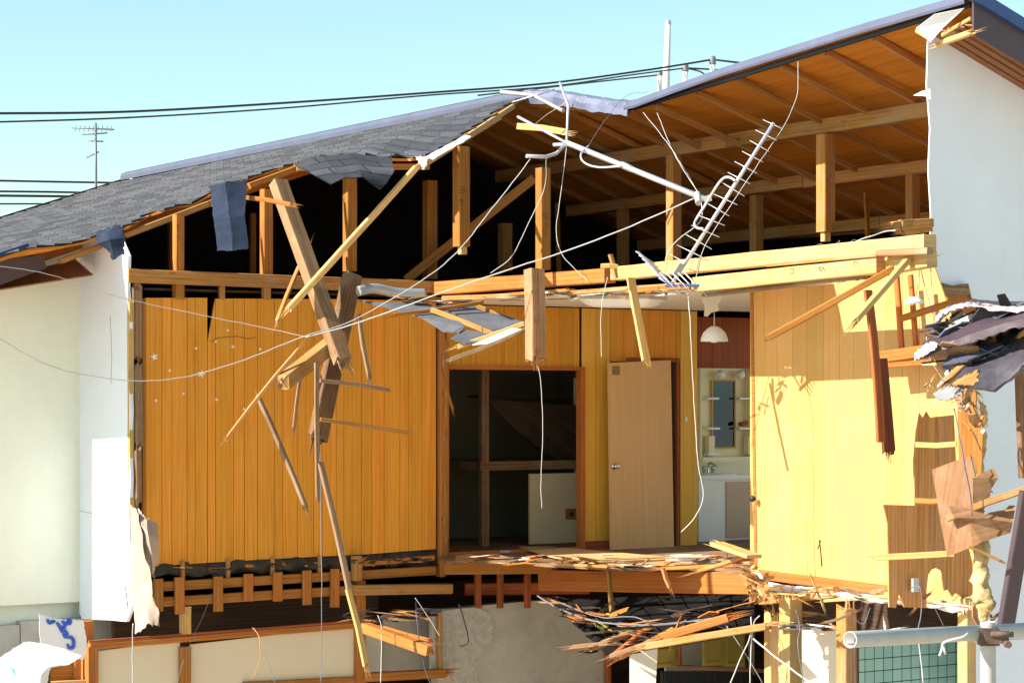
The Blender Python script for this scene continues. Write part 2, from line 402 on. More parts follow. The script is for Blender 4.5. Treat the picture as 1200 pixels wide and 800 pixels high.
M['grey_tile'] = plain('grey_sheet', (.10, .103, .12), .75, var=.22, vs=6, bmp=.3)
M['tar_tile'] = plain('tar_tile', (.010, .009, .009), .9, spec=.05, var=.3, vs=6, bmp=.3, dirt=(.035, .035, .035), dirts=.2)
M['tarp'] = plain('plastic_sheet', (.40, .30, .24), .4, var=.1, bmp=.35, bs=9)
M['banner'] = plain('banner', (.82, .82, .84), .45, var=.03, bmp=.15, bs=9, dirt=(.6, .6, .6), dirts=.1)
M['blue_ink'] = plain('blue_ink', (.06, .16, .70), .5, var=.05)
M['teal_ink'] = plain('teal_ink', (.25, .65, .68), .5, var=.05)
M['ink'] = plain('ink', (.05, .03, .02), .8, var=.1)
M['insul'] = plain('insulation', (.52, .38, .18), .95, var=.3, vs=7, bmp=1, bs=20, dirt=(.16, .10, .05), dirts=1, dscale=5)
M['foil'] = plain('foil', (.028, .023, .018), .4, var=.4, vs=9, bmp=1, bs=14)
M['yellow_foam'] = plain('yellow_foam', (.34, .31, .07), .8, var=.25, vs=12, bmp=.8)
M['kitchen'] = plain('kitchen', (.50, .38, .085), .5, var=.08, bmp=.05)
M['print'] = plain('print_paper', (.75, .72, .74), .6, var=.05, dirt=(.60, .06, .10), dirts=.9, dscale=9)
M['soil'] = plain('soil', (.52, .43, .32), .95, var=.25, bmp=1, bs=6, dirt=(.22, .18, .13), dirts=.5)
M['dark_sheet'] = plain('dark_sheet', (.05, .045, .058), .6, var=.3, vs=9, bmp=.4, dirt=(.22, .18, .17), dirts=.35)
M['chrome'] = plain('chrome', (.6, .62, .66), .15, metal=1, var=.02, bmp=0)
M['star'] = plain('star', (.85, .82, .70), .4, var=.02, bmp=0)
M['pole_concrete'] = plain('pole_concrete', (.60, .58, .54), .8, var=.08, bmp=.1)
M['dark_green'] = plain('fluted_dark', (.035, .04, .045), .5, var=.1)
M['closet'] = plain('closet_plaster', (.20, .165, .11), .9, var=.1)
M['pink_strip'] = plain('pink_strip', (.42, .34, .36), .6, var=.15, bmp=.4)
M['closet_door'] = plain('closet_door', (.82, .62, .38), .6, var=.04)
def shingle_mat():
    m, t, b = new_mat('shingle'); uv = uvmap(t, (1, 1, 1), False)
    br = N(t, 'ShaderNodeTexBrick'); br.offset = .5; br.inputs['Scale'].default_value = 1
    for k, v in (('Brick Width', .36), ('Row Height', .17), ('Mortar Size', .009), ('Mortar Smooth', .2), ('Bias', 0)): br.inputs[k].default_value = v
    br.inputs['Color1'].default_value = (0, 0, 0, 1); br.inputs['Color2'].default_value = (1, 1, 1, 1); br.inputs['Mortar'].default_value = (0, 0, 0, 1)
    t.links.new(uv, br.inputs['Vector'])
    c = ramp(t, br.outputs['Color'], [(.1, (.048, .051, .062)), (.9, (.088, .091, .105))])
    g = noise_(t, uv, 160, 2, .8); c = mix(t, c, (.022, .022, .027), math_(t, 'MULTIPLY', math_(t, 'SUBTRACT', g, .5, True), 2.4, True))
    w_ = noise_(t, uv, .7, 5, .6); c = mix(t, c, (.12, .118, .122), math_(t, 'MULTIPLY', math_(t, 'SUBTRACT', w_, .5, True), 1.6, True))
    c = mix(t, c, (.02, .02, .026), br.outputs['Fac'])
    t.links.new(c, b.inputs['Base Color']); b.inputs['Roughness'].default_value = .9; b.inputs['Specular IOR Level'].default_value = .2
    bump(t, b, math_(t, 'SUBTRACT', g, math_(t, 'MULTIPLY', br.outputs['Fac'], 1.5)), .4, .006); return m
M['shingle'] = shingle_mat()
def tile_mat():
    m, t, b = new_mat('teal_tile'); uv = uvmap(t, (1, 1, 1), False)
    br = N(t, 'ShaderNodeTexBrick'); br.offset = 0; br.inputs['Scale'].default_value = 1
    for k, v in (('Brick Width', .098), ('Row Height', .098), ('Mortar Size', .004), ('Bias', 0)): br.inputs[k].default_value = v
    br.inputs['Color1'].default_value = (.25, .44, .39, 1); br.inputs['Color2'].default_value = (.31, .51, .45, 1); br.inputs['Mortar'].default_value = (.03, .06, .06, 1)
    t.links.new(uv, br.inputs['Vector']); t.links.new(br.outputs['Color'], b.inputs['Base Color']); b.inputs['Roughness'].default_value = .25
    bump(t, b, math_(t, 'SUBTRACT', 1, br.outputs['Fac']), .4, .004); return m
M['teal'] = tile_mat()
def glass_mat():
    m, t, b = new_mat('opal'); b.inputs['Base Color'].default_value = (.84, .84, .86, 1); b.inputs['Roughness'].default_value = .3; return m
M['opal'] = glass_mat()

# =============================================================== SETTING
g = MB(); g.face([Vector((-600, -200, 0)), Vector((600, -200, 0)), Vector((600, 1200, 0)), Vector((-600, 1200, 0))]); g.build('ground', M['soil'], kind='structure')

# =============================================================== HOUSE
U0 = -18.85; VP = 12.12; V1 = 11.2; G0 = -EZ
RZ, VR, SF, SR = 3.05, 12.4, .345, .36
house = empty('demolished_house', H(-20, 12, -EZ), 'two storey wooden house torn open, roof and rooms exposed', 'house')
def part(mb, name, mat, parent=None, label=None): return mb.build(name, mat, parent or house, label)
def ridge_z(u): return interp([(-30, 3.08), (-19.6, 3.05), (-19.0, 3.03), (-18.4, 2.95), (-17.7, 2.80), (-17.2, 2.715), (-16.5, 2.79), (-15.8, 2.86), (-14, 2.985), (-12.6, 3.06)], u)
# front slope with a torn near edge: (pixel, plane u)
edge_px = [(-60, 330, -18.95), (-10, 307, -18.95), (35, 292, -18.95), (75, 289, -18.98), (100, 284, -19.0), (128, 272, -18.98), (150, 266, -18.98), (178, 252, -19.45), (205, 243, -19.3), (228, 240, -19.5), (248, 227, -19.35), (275, 214, -19.45), (300, 207, -19.3), (325, 198, -19.35), (347, 192, -19.2), (372, 185, -18.85), (400, 184, -18.75), (430, 184, -18.6), (462, 186, -18.4), (488, 187, -18.2), (505, 183, -18.25), (530, 167, -18.4), (565, 145, -18.6), (600, 121, -18.85)]
E = []
for x, y, u in edge_px:
    p = pu(x, y, u); v = vc(p); E.append((v, u, zc(p)-(RZ-SF*(VR-v))))
E.sort()
ue = [(a, b) for a, b, c in E]; dz = [(a, c) for a, b, c in E]
def front_pt(u, v, off=0):
    e = interp(ue, v); t = max(0, min(1, (u-(e-1.3))/1.3)); t = t*t*(3-2*t)
    base = RZ-SF*(VR-v); wob = .012*noise.noise(Vector((u*1.3, v*1.3, 0)))
    return H(u, v, base + max(-.25, min(.25, interp(dz, v)))*t + wob + off)
EV = 6.2; CH = .17
sh = MB(); rows = int((12.36-EV)/CH)
us = [0, .02, .05, .09, .13, .18, .24, .31, .4, .5, .62, .75, .88, 1]
for r in range(rows):
    va = EV+CH*r; vb = min(12.38, va+CH)
    ea = interp(ue, (va+vb)/2) + (0 if va < 8.2 else rr(-.05, .06) if r % 2 else rr(-.02, .02))
    cols = [ea-(ea+29.2)*q for q in us][::-1]; P = []
    low = [front_pt(c, va-.012, .030) for c in cols]; top = [front_pt(c, vb, .010) for c in cols]
    lowb = [front_pt(c, va-.012, .008) for c in cols]
    for j in range(len(cols)-1):
        sh.face([low[j], low[j+1], top[j+1], top[j]], [(cols[j], va), (cols[j+1], va), (cols[j+1], va+CH*.999), (cols[j], va+CH*.999)])
        sh.face([lowb[j], lowb[j+1], low[j+1], low[j]], [(cols[j], va+.002), (cols[j+1], va+.002), (cols[j+1], va+.002), (cols[j], va+.002)], mat=0)
    sh.face([lowb[-1], top[-1]-ZU*.002, top[-1], low[-1]])
roof = part(sh, 'shingle_slope', M['shingle'])
dk = MB(); P = []
for i in range(60):
    v = EV+(12.37-EV)*i/59; e = interp(ue, v)-.02+rr(-.03, .02); P.append([front_pt(e-(e+29.1)*q, v, .004) for q in us[::-1]])
dk.grid(P, th=.02, smooth=False, flip=True) if False else dk.grid([r[::-1] for r in P], th=.02, smooth=False); part(dk, 'roof_deck', M['deck'], roof)
# edge board (pale torn verge) on the near rising edge
vb = MB(); 
for (a, b) in (((508, 186, -18.2), (601, 124, -18.8)), ((500, 191, -18.25), (585, 137, -18.7))):
    vb.beam(pu(*a), pu(*b)-ZU*.01, .03, .05, broken=(1, 1))
part(vb, 'verge_board', M['timber_pale'], roof)
# front rafters hidden and half seen
for i, u in enumerate([-19.9, -20.4, -20.9, -21.4, -22.3, -23.2, -24.1, -25.0]):
    r_ = MB(); r_.beam(H(u, 6.3, RZ-SF*(VR-6.3)-.07), H(u, 12.3, RZ-SF*.1-.07), .045, .08); part(r_, 'rafter', M['timber_orange'])
r_ = MB(); r_.beam(pu(144, 277, -19.1), pu(247, 238, -19.1), .04, .055, broken=(1, 1)); part(r_, 'rafter', M['timber'])
r_ = MB(); r_.beam(pu(72, 306, -19.4), pu(116, 289, -19.4), .04, .05, broken=(1, 1)); part(r_, 'rafter', M['timber'])
r_ = MB(); r_.beam(pu(247, 238, -19.15), pu(292, 219, -19.15), .045, .06); r_.beam(pu(292, 218, -19.1), pu(349, 197, -19.1), .045, .06, broken=(0, 1)); part(r_, 'rafter', M['timber_orange'])
r_ = MB(); r_.beam(pu(348, 197, -19.0), pu(503, 195, -18.6), .045, .06); part(r_, 'rafter', M['timber'])
# torn soffit and fascia of the left wing
fw = MB(); fw.slab([pu(-60, 348, -19.5), pu(-60, 315, -19.5), pu(8, 303, -19.5), pu(50, 299, -19.5), pu(55, 314, -19.5), pu(0, 334, -19.5)], .02); part(fw, 'fascia', M['fascia'])
fw = MB(); fw.slab([pu(-60, 333, -19.45), pu(-60, 312, -19.45), pu(0, 296, -19.45), pu(33, 285, -19.45), pu(36, 291, -19.45), pu(0, 306, -19.45)], .012); part(fw, 'verge_flashing', M['flash_blue'])
fw = MB(); fw.slab([H(-19.95, 6.55, .89), H(-19.5, 6.55, .90), H(-19.5, 7.95, 1.15), H(-19.95, 7.95, 1.32)], .012, n=-ZU); part(fw, 'soffit', M['soffit'])

# rear slope
def rear_pt(u, v, off=0):
    t = max(0, 1-(v-VR)/1.2); return H(u, v, RZ-SR*(v-VR) + (ridge_z(u)-RZ)*t + off)
rd = MB(); P = []
cu_ = [-29.2+i*.4 for i in range(42)]+[-12.72]
for i in range(14): v = VR+i*.36; P.append([rear_pt(u, v, .036) for u in cu_])
rd.grid(P, th=.02, smooth=False, flip=True); rs = part(rd, 'rear_roof_deck', M['deck'])
tp = MB(); P = [[rear_pt(u, VR-.03+i*.36, .066) for u in cu_] for i in range(14)]; tp.grid(P, th=.008, smooth=False, flip=True); part(tp, 'rear_shingle_slope', M['shingle'])
u = -13.36; k = 0
while u > -27:
    r_ = MB(); r_.beam(rear_pt(u, VR+rr(.02, .10), .005), rear_pt(u+rr(-.01, .01), 17.0, .005), .042, .058, tone=rr(.2, .8)); part(r_, 'rafter', M['timber']); u -= .60
for v, zt, hh in ((13.5, 2.50, .135), (14.45, 2.16, .12), (15.45, 1.80, .12)):
    b_ = MB(); b_.beam(H(-29, v, zt), H(-17.15, v, zt), .12, hh, jit=.004); part(b_, 'purlin', M['timber'])
    b_ = MB(); b_.beam(H(-17.14, v, zt-.004), H(-13.3, v, zt), .12, hh, jit=.003); part(b_, 'purlin', M['timber'])
b_ = MB(); b_.beam(H(-29, 16.4, 1.35), H(-13.3, 16.4, 1.35), .12, .12); part(b_, 'wall_plate', M['timber'])
# ridge sheet metal: straight right piece, crumpled middle, left cap
def metal(us_, lift0, crum, name, mat, top=.0, bot=-.10, vv=-.06):
    m = MB(); P = []
    for i in range(5):
        row = []
        for u in us_:
            z = ridge_z(u)
            q = [(.10, .085+top), (-.02, .095+top), (vv-.02, .075+top), (vv-.035, .02), (vv-.03, bot)][i]
            c = Vector((noise.noise(Vector((u*5, i*.8, 1))), noise.noise(Vector((u*6, i*.9, 5))), noise.noise(Vector((u*7, i, 9)))))*crum
            row.append(H(u, VR+q[0], z+q[1])+c)
        P.append(row)
    m.grid(P, th=.004, smooth=False); return part(m, name, mat)
metal([-17.25+i*.15 for i in range(31)], 0, .0, 'ridge_flashing', M['metal_pale'], bot=.0)
metal([-19.0+i*.05 for i in range(37)], 0, .022, 'crumpled_ridge_flashing', M['crumpled_metal'], bot=-.05)
metal([-29.2+i*.4 for i in range(26)]+[-19.0], 0, .0, 'ridge_cap', M['metal_pale'], bot=-.03, vv=-.06, top=-.012)
eb = MB(); eb.beam(H(-17.3, VR-.02, ridge_z(-17.3)-.0), H(-12.75, VR-.02, ridge_z(-12.75)-.0), .03, .045); part(eb, 'ridge_trim', M['black'])
eb = MB(); eb.beam(H(-19.0, VR-.0, 2.98), H(-17.9, VR, 2.80), .04, .05); eb.beam(H(-18.1, VR-.02, 2.85), H(-17.2, VR-.02, 2.70), .035, .04, broken=(1, 0)); part(eb, 'ridge_board', M['timber_orange'])

# right gable wall, soffit, verge
gz = 0.80
gw = MB(); pts = [pu(1088, 62, -13.2)]
for (x, y) in ((1086, 100), (1090, 150), (1088, 200), (1091, 250), (1090, 300), (1092, 322), (1096, 327), (1103, 331), (1118, 335), (1135, 333), (1139, 349), (1150, 352), (1260, 352)): pts.append(pu(x, y, -13.2))
vE = vc(pts[-1]); vS = vc(pts[0])
pts = [H(-13.2, vS, RZ-SR*(vS-VR)-.12)]+pts[1:-1]+[H(-13.2, 17, .8), H(-13.2, 17, RZ-SR*(17-VR)-.12)]
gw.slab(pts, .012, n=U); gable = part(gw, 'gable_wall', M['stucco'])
gw = MB(); gw.slab([H(-13.24, 12.6, RZ-.25), H(-13.24, 12.6, .70), H(-13.24, 17, .70), H(-13.24, 17, 1.25)], .09, n=U); part(gw, 'gable_wall_framing', M['timber_orange'])
ge = MB(); q = [pu(1092, 327, -13.15), pu(1103, 331, -13.15), pu(1118, 335, -13.15), pu(1135, 332, -13.15), pu(1137, 345, -13.15), pu(1120, 348, -13.15), pu(1094, 347, -13.15)]
ge.slab(q, .06, n=U); part(ge, 'torn_wall_edge', M['timber_weathered'], gable)
pl = MB()
for k in range(5):
    a, b = -13.2+.5*k/5+.004, -13.2+.5*(k+1)/5-.004
    zz = -.14-.0
    pl.slab([H(a, 12.36+.0, RZ-SR*(-.04)-.17), H(b, 12.36, RZ-.17), H(b, 17, RZ-SR*4.6-.17), H(a, 17, RZ-SR*4.6-.17)], .012, n=-ZU, tone=rr(0, 1), gdir=V)
part(pl, 'soffit', M['soffit'])
fz = MB(); fz.slab([H(-12.7, 12.36, RZ+.03), H(-12.7, 12.36, RZ-.23), H(-12.7, 17, RZ-SR*4.6-.23), H(-12.7, 17, RZ-SR*4.6+.03)], .02, n=U); part(fz, 'fascia', M['fascia'])
fz = MB(); fz.slab([H(-12.66, 12.30, RZ+.13), H(-12.66, 12.30, RZ+.03), H(-12.66, 17, RZ-SR*4.6+.03), H(-12.66, 17, RZ-SR*4.6+.13)], .05, n=U); part(fz, 'verge_flashing', M['flash_blue'])
fz = MB(); fz.slab([pd(1074, 33, 17.55), pd(1095, 17, 17.45), pd(1130, 10, 17.4), pd(1105, 33, 17.5), pd(1090, 50, 17.5)], .01); part(fz, 'verge_end_sheet', M['stucco'])
fz = MB(); fz.beam(pd(1100, 52, 17.6), pd(1140, 38, 17.3), .05, .04, broken=(1, 1)); fz.beam(pd(1108, 42, 17.7), pd(1142, 22, 17.4), .09, .03); fz.beam(pd(1076, 35, 17.8), pd(1092, 45, 17.7), .06, .05); part(fz, 'verge_timber', M['timber_pale'])
fz = MB(); fz.grid([[pd(1070, 112, 17.7), pd(1080, 107, 17.6), pd(1090, 104, 17.6)], [pd(1076, 112, 17.65), pd(1084, 113, 17.6), pd(1091, 117, 17.6)]], th=.004); part(fz, 'torn_membrane', M['white_board'])

# left outside walls
wl = MB(); jag = [(150, 300), (149, 340), (152, 380), (150, 430), (153, 480), (151, 520), (153, 560), (151, 600), (153, 650), (158, 695), (153, 715), (148, 728)]
q = [pv(x, y, 8.0) for x, y in jag]; uL = -19.95
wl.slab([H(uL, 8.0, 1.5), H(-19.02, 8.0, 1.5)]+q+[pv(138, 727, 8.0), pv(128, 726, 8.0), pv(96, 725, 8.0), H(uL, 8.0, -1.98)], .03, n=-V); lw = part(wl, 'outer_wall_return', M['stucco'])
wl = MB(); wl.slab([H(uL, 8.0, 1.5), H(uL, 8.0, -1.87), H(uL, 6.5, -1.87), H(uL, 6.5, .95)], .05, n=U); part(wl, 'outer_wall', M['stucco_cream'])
wl = MB(); wl.slab([H(-20.05, 8.05, -1.86), H(-20.05, 8.05, G0), H(-20.05, 6.55, G0), H(-20.05, 6.55, -1.86)], .05, n=U); part(wl, 'lower_outer_wall', M['stucco_cream'])
wl = MB(); wl.slab([pv(360/2.667, 710, 7.985), pv(134, 700, 7.985), pv(139, 688, 7.985), pv(145, 681, 7.985), pv(147, 695, 7.985), pv(149, 712, 7.985), pv(143, 713, 7.985), pv(138, 708, 7.985)], .004, n=-V); part(wl, 'exposed_base_coat', M['plaster'], lw)
ck = MB(); ck.tube([pu(x, y, U0+.004) for x, y in ((247, 401), (255, 396), (265, 395), (278, 394), (291, 397), (300, 395))], .002, 4); part(ck, 'crack', M['dark_wood'])
ck = MB()
for path in ([(93, 598), (102, 600), (110, 602), (119, 601), (130, 602), (146, 602)], [(129, 370), (130, 390), (131, 420), (130, 450)]):
    ck.tube([pv(x, y, 7.998) for x, y in path], .0016, 4)
part(ck, 'crack', M['dark_wood'], lw)
# blocks, and boxes behind
for (a, b, c, d) in ((6.5, 7.4, -2.05, -2.5), (7.41, 8.3, -2.02, -2.5), (6.5, 7.9, -2.51, -3.0)):
    bk = MB(); bk.slab([H(-19.9, a, c), H(-19.9, b, c), H(-19.9, b, d), H(-19.9, a, d)], .12, n=U); part(bk, 'concrete_block', M['concrete_block'])
# enclosing shell (back, far gable, front of the wing, lower floor)
s_ = MB(); s_.box(H(-29.2, 6.5, G0), U*9.2, V*.1, ZU*(EZ+.95)); part(s_, 'front_wall', M['stucco_cream'])
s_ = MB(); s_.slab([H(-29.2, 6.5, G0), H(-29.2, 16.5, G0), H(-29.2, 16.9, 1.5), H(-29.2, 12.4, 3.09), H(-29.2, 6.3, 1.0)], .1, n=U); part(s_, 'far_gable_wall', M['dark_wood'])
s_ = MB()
for (a, b, c, d) in ((-29.2, -20.0, G0, 1.45), (-20.0, -14.6, G0, -1.3), (-20.0, -14.6, .9, 1.45), (-14.6, -13.3, G0, 1.45)): s_.box(H(a, 16.45, c), U*(b-a), V*.12, ZU*(d-c))  # wide unseen opening added to bring daylight into the washroom
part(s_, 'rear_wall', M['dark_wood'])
s_ = MB(); s_.box(H(-13.32, 12.9, G0), U*.08, V*3.5, ZU*(EZ+.8)); part(s_, 'gable_wall_base', M['stucco'])

# attic floor / ceilings
c_ = MB(); c_.slab([H(-21.3, 6.6, .95), H(-21.3, 16.4, .95), H(-21.3, 16.4, 1.5), H(-21.3, 12.4, 2.95), H(-21.3, 6.6, .98)], .02, n=U); c_.slab([H(-21.2, 15.75, .95), H(-13.4, 15.75, .95), H(-13.4, 15.75, 1.78), H(-21.2, 15.75, 1.78)], .02, n=-V); part(c_, 'attic_shade_panel', M['tar_tile'])  # black panels added to stand in for the deep attic shade
c_ = MB(); c_.slab([H(U0, V1+.05, .95), H(-14.05, V1+.05, .95), H(-14.05, 16.4, .95), H(U0, 16.4, .95)], .012, n=-ZU); ceil = part(c_, 'ceiling_board', M['white_board'])
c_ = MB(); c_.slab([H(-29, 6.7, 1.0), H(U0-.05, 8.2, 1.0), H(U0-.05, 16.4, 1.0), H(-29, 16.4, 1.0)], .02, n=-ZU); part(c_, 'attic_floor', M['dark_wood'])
m_ = MB(); m_.slab([H(U0, 11.75, .99), H(-14.3, 11.75, .99), H(-14.3, 16.4, .99), H(U0, 16.4, .99)], .03, n=ZU); part(m_, 'attic_bounce_cover', M['dark_wood'])  # unseen dark cover added to cut sunlight bouncing off the ceiling board
# ragged front strip of ceiling board
cr = MB(); x = 600
pts_t = []; pts_b = []
for x, y in ((606, 352), (640, 354), (672, 350), (705, 353), (740, 347), (775, 352), (800, 346), (828, 350)): pts_b.append(pv(x, y, V1-.02+rr(-.05, .05)))
for x in (828, 740, 672, 606): pts_t.append(pv(x, 341, V1+.14))
cr.slab([H(uc(p), vc(p), .935) for p in pts_b]+[H(uc(p), vc(p), .935) for p in pts_t], .01, n=-ZU); part(cr, 'torn_ceiling_edge', M['white_board'], ceil)

# partition wall planks --------------------------------------------------
def planks(mb, P0, P1, zt, zb, n, widths, gap=.005, th=.012, x0=0, x1=None, tilt=0):
    """P0->P1 horizontal line (at z=0 offset), zt/zb tables of (dist, z)"""
    d = (P1-P0); L = d.length; d.normalize(); x = x0; i = 0; x1 = x1 or L
    while x < x1-.01:
        w_ = widths[i % len(widths)]*rr(.97, 1.03); i += 1; e = min(x1, x+w_)
        if x1-e < .03: e = x1
        a, b = x+gap/2, e-gap/2; o = rr(0, .002)*n
        zta, ztb, zba, zbb = interp(zt, a), interp(zt, b), interp(zb, a), interp(zb, b)
        B = Vector((P0.x, P0.y, EZ))
        mb.slab([B+d*a+ZU*zta+o, B+d*b+ZU*ztb+o, B+d*b+ZU*zbb+o, B+d*a+ZU*zba+o], th, n=n, tone=rr(.1, .9), gdir=ZU)
        x = e
WID = [.165, .095, .15, .08, .185, .11, .135, .17, .09, .155]
PL0 = pu(170, 400, U0); PL1 = pu(511, 400, U0)
def du(px, py): p = pu(px, py, U0); return ((p-PL0).dot(V), zc(p))
pan = MB()
planks(pan, PL0, PL1, [du(170, 349), du(243, 350)], [du(170, 664), du(243, 660)], U, WID, x1=du(243, 400)[0])
x2 = du(243, 400)[0]
planks(pan, PL0, PL1, [du(243, 400), du(247, 400), (du(247, 400)[0]+.001, du(252, 352)[1]), du(255, 351), du(400, 354), du(511, 358)], [du(243, 660), du(340, 656), du(430, 653), du(511, 648)], U, WID[3:]+WID[:3], x0=x2+.002)
pw = part(pan, 'wood_panelling', M['panel'])
bk = MB(); bk.slab([H(U0-.03, vc(PL0)-.02, du(170, 352)[1]), H(U0-.03, du(243, 0)[0]+vc(PL0), .9), H(U0-.03, vc(PL0)+x2, .5), H(U0-.03, vc(PL0)+x2+.06, .5), H(U0-.03, vc(PL0)+x2+.07, .88), H(U0-.03, 11.25, .88), H(U0-.03, 11.25, du(511, 645)[1]), H(U0-.03, vc(PL0)-.02, du(170, 660)[1])], .03, n=U); part(bk, 'backing_board', M['dark_wood'], pw)
def star(cx, cy, r, n, a0=0):
    s = MB(); nn = U; pts = []
    for k in range(10):
        a = a0+math.pi/2+k*math.pi/5; q = r if k % 2 == 0 else r*.42; pts.append(pu(cx+q*math.cos(a), cy-q*math.sin(a), U0+.006))
    s.slab(pts, .002, n=U); part(s, 'star_sticker', M['star'], pw)
for (x, y, r) in ((181, 418, 5), (236, 438, 5), (230, 408, 2.4), (199, 434, 2.4), (215, 461, 2.4), (183, 469, 2.4), (254, 468, 2.4), (286, 479, 2.4), (273, 406, 2.6), (305, 409, 2.6), (267, 387, 2.2), (253, 400, 2.0)): star(x, y, r, U, rr(-.3, .3))
# loose panelling top piece slightly tipped
# frame posts left of the panelling
for (xa, ya, yb, w_, u, mt) in ((160, 336, 420, .09, -18.82, 'timber_weathered'), (153, 350, 600, .05, -18.8, 'timber_pale'), (161.5, 426, 520, .07, -18.78, 'lath'), (161.5, 524, 588, .055, -18.76, 'lath'), (156, 575, 690, .08, -18.9, 'timber_weathered'), (167.5, 350, 662, .035, -18.86, 'timber_orange')):
    b_ = MB(); b_.beam(pu(xa, ya, u), pu(xa+rr(-1, 1), yb, u), w_, .05, broken=(.5, .5)); part(b_, 'wall_stud', M[mt])
# corner post and back wall
b_ = MB(); b_.beam(H(U0+.0, 11.27, .88), H(U0+.0, 11.27, -1.7), .06, .09); b_.beam(H(U0+.04, 11.31, .6), H(U0+.04, 11.31, -1.62), .035, .03); part(b_, 'corner_post', M['timber_orange'])
b_ = MB()
for k in range(9): z = .4-k*.24; b_.box(H(U0+.062, 11.27+rr(-.02, .02), z+rr(-.08, .08)), U*.010, V*rr(.01, .03), -ZU*rr(.04, .14), tone=rr(.2, 1))
part(b_, 'splinter_block', M['timber'])
BW = U0-.02
def bu(px, py): p = pu(px, py, BW); return vc(p), zc(p)
v0, _ = bu(523, 400); vo1, zoT = bu(679, 434); vd0, _ = bu(715, 400); vd1, zdT = bu(791, 424); v9, _ = bu(797, 400); v10, _ = bu(817, 400)
zF = -1.5; Bo = H(BW, 0, 0); Bo.z = 0
def wallseg(va, vb, zt, zb, name, mat, wd=WID, parent=None, u=BW):
    m = MB(); a = H(u, va, 0); b = H(u, vb, 0); planks(m, a, b, [(0, zt)], [(0, zb)], U, wd, gap=.004)
    o = part(m, name, M[mat], parent); m = MB(); m.slab([a+ZU*zt-U*.02, b+ZU*zt-U*.02, b+ZU*zb-U*.02, a+ZU*zb-U*.02], .02, n=U); part(m, 'backing_board', M['dark_wood'], o); return o
W2 = [.165, .175, .15, .18]
wallseg(v0, vo1, .94, zoT+.03, 'wood_panelling', 'panel', W2)
wallseg(vo1+.03, vd0, .94, zF, 'wood_panelling', 'panel_back', W2)
wallseg(vd0+.002, v9, .94, zdT, 'wood_panelling', 'panel', W2)
wallseg(v9+.002, v10, .94, zF, 'wood_panelling', 'panel_back', W2)
bb = MB(); bb.box(H(BW+.0, vo1+.03, zF), U*.015, V*(vd0-vo1-.03), ZU*.085); part(bb, 'skirting_board', M['redwood'])
# opening frame
fr = MB(); fr.box(H(BW-.06, v0-.0, zoT), U*.09, V*(vo1-v0+.05), ZU*.035); fr.box(H(BW-.06, vo1, zF), U*.09, V*.05, ZU*(zoT-zF-.002)); fr.box(H(BW-.06, v0-.02, zF), U*.09, V*.035, ZU*(zoT-zF-.002)); fr.box(H(BW-.06, v0+.016, zF), U*.09, V*(vo1-v0-.018), ZU*.03)
part(fr, 'door_frame', M['trim'])
# closet behind the opening
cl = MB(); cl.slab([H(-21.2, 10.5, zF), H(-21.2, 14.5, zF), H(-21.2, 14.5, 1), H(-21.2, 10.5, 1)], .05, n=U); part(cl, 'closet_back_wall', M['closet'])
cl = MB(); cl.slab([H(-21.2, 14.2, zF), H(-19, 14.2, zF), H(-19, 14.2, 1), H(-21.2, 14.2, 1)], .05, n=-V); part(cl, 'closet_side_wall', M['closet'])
cl = MB(); cl.box(H(-21.2, 8.3, zF), U*2.3, V*.05, ZU*2.4); cl.box(H(-21.14, 8.35, zF), U*.05, V*3.35, ZU*2.4); cl.box(H(-21.0, 11.72, zF), U*.95, V*.04, ZU*2.4); part(cl, 'inner_partition', M['dark_wood'])
cp_ = pu(567, 500, -19.9)
cl = MB(); cl.beam(H(-19.9, vc(cp_), zF), H(-19.9, vc(cp_), .95), .09, .08); part(cl, 'closet_post', M['timber_weathered'])
cs = MB(); a = pu(563, 546, -19.85); cs.box(H(-20.9, vc(a), zc(a)-.045), U*1.05, V*2.2, ZU*.09); part(cs, 'closet_shelf', M['timber_weathered'])
cs = MB(); a = pu(572, 466, -20.2); cs.box(H(-20.6, vc(a), zc(a)), U*.4, V*1.5, ZU*.03); part(cs, 'closet_shelf', M['dark_wood'])
cs = MB(); cs.slab([pu(570, 468, -20), pu(676, 475, -20), pu(676, 548, -20), pu(655, 541, -20), pu(600, 500, -20)], .012); cs.beam(pu(622, 500, -19.95), pu(661, 541, -19.95), .015, .02); part(cs, 'fallen_closet_board', M['dark_wood'])
fdz = MB(); a = pu(621, 555, -19.75); b = pu(685, 640, -19.75); fdz.box(H(-19.78, vc(a), zF+.01), U*.03, V*(vc(b)-vc(a)), ZU*(zc(a)-zF-.01)); fus = part(fdz, 'sliding_door', M['closet_door'])
fh = MB(); a = pu(663, 596, -19.745); b = pu(676, 608, -19.745); fh.box(H(-19.75, vc(a), zc(b)), U*.006, V*(vc(b)-vc(a)), ZU*(zc(a)-zc(b))); c = (a+b)/2; part(fh, 'finger_pull', M['trim'], fus)
fh = MB(); rhombus = [c+ZU*.035+U*.006, c+V*.03+U*.006, c-ZU*.035+U*.006, c-V*.03+U*.006]; fh.slab(rhombus, .004, n=U); part(fh, 'pull_recess', M['black'], fus)
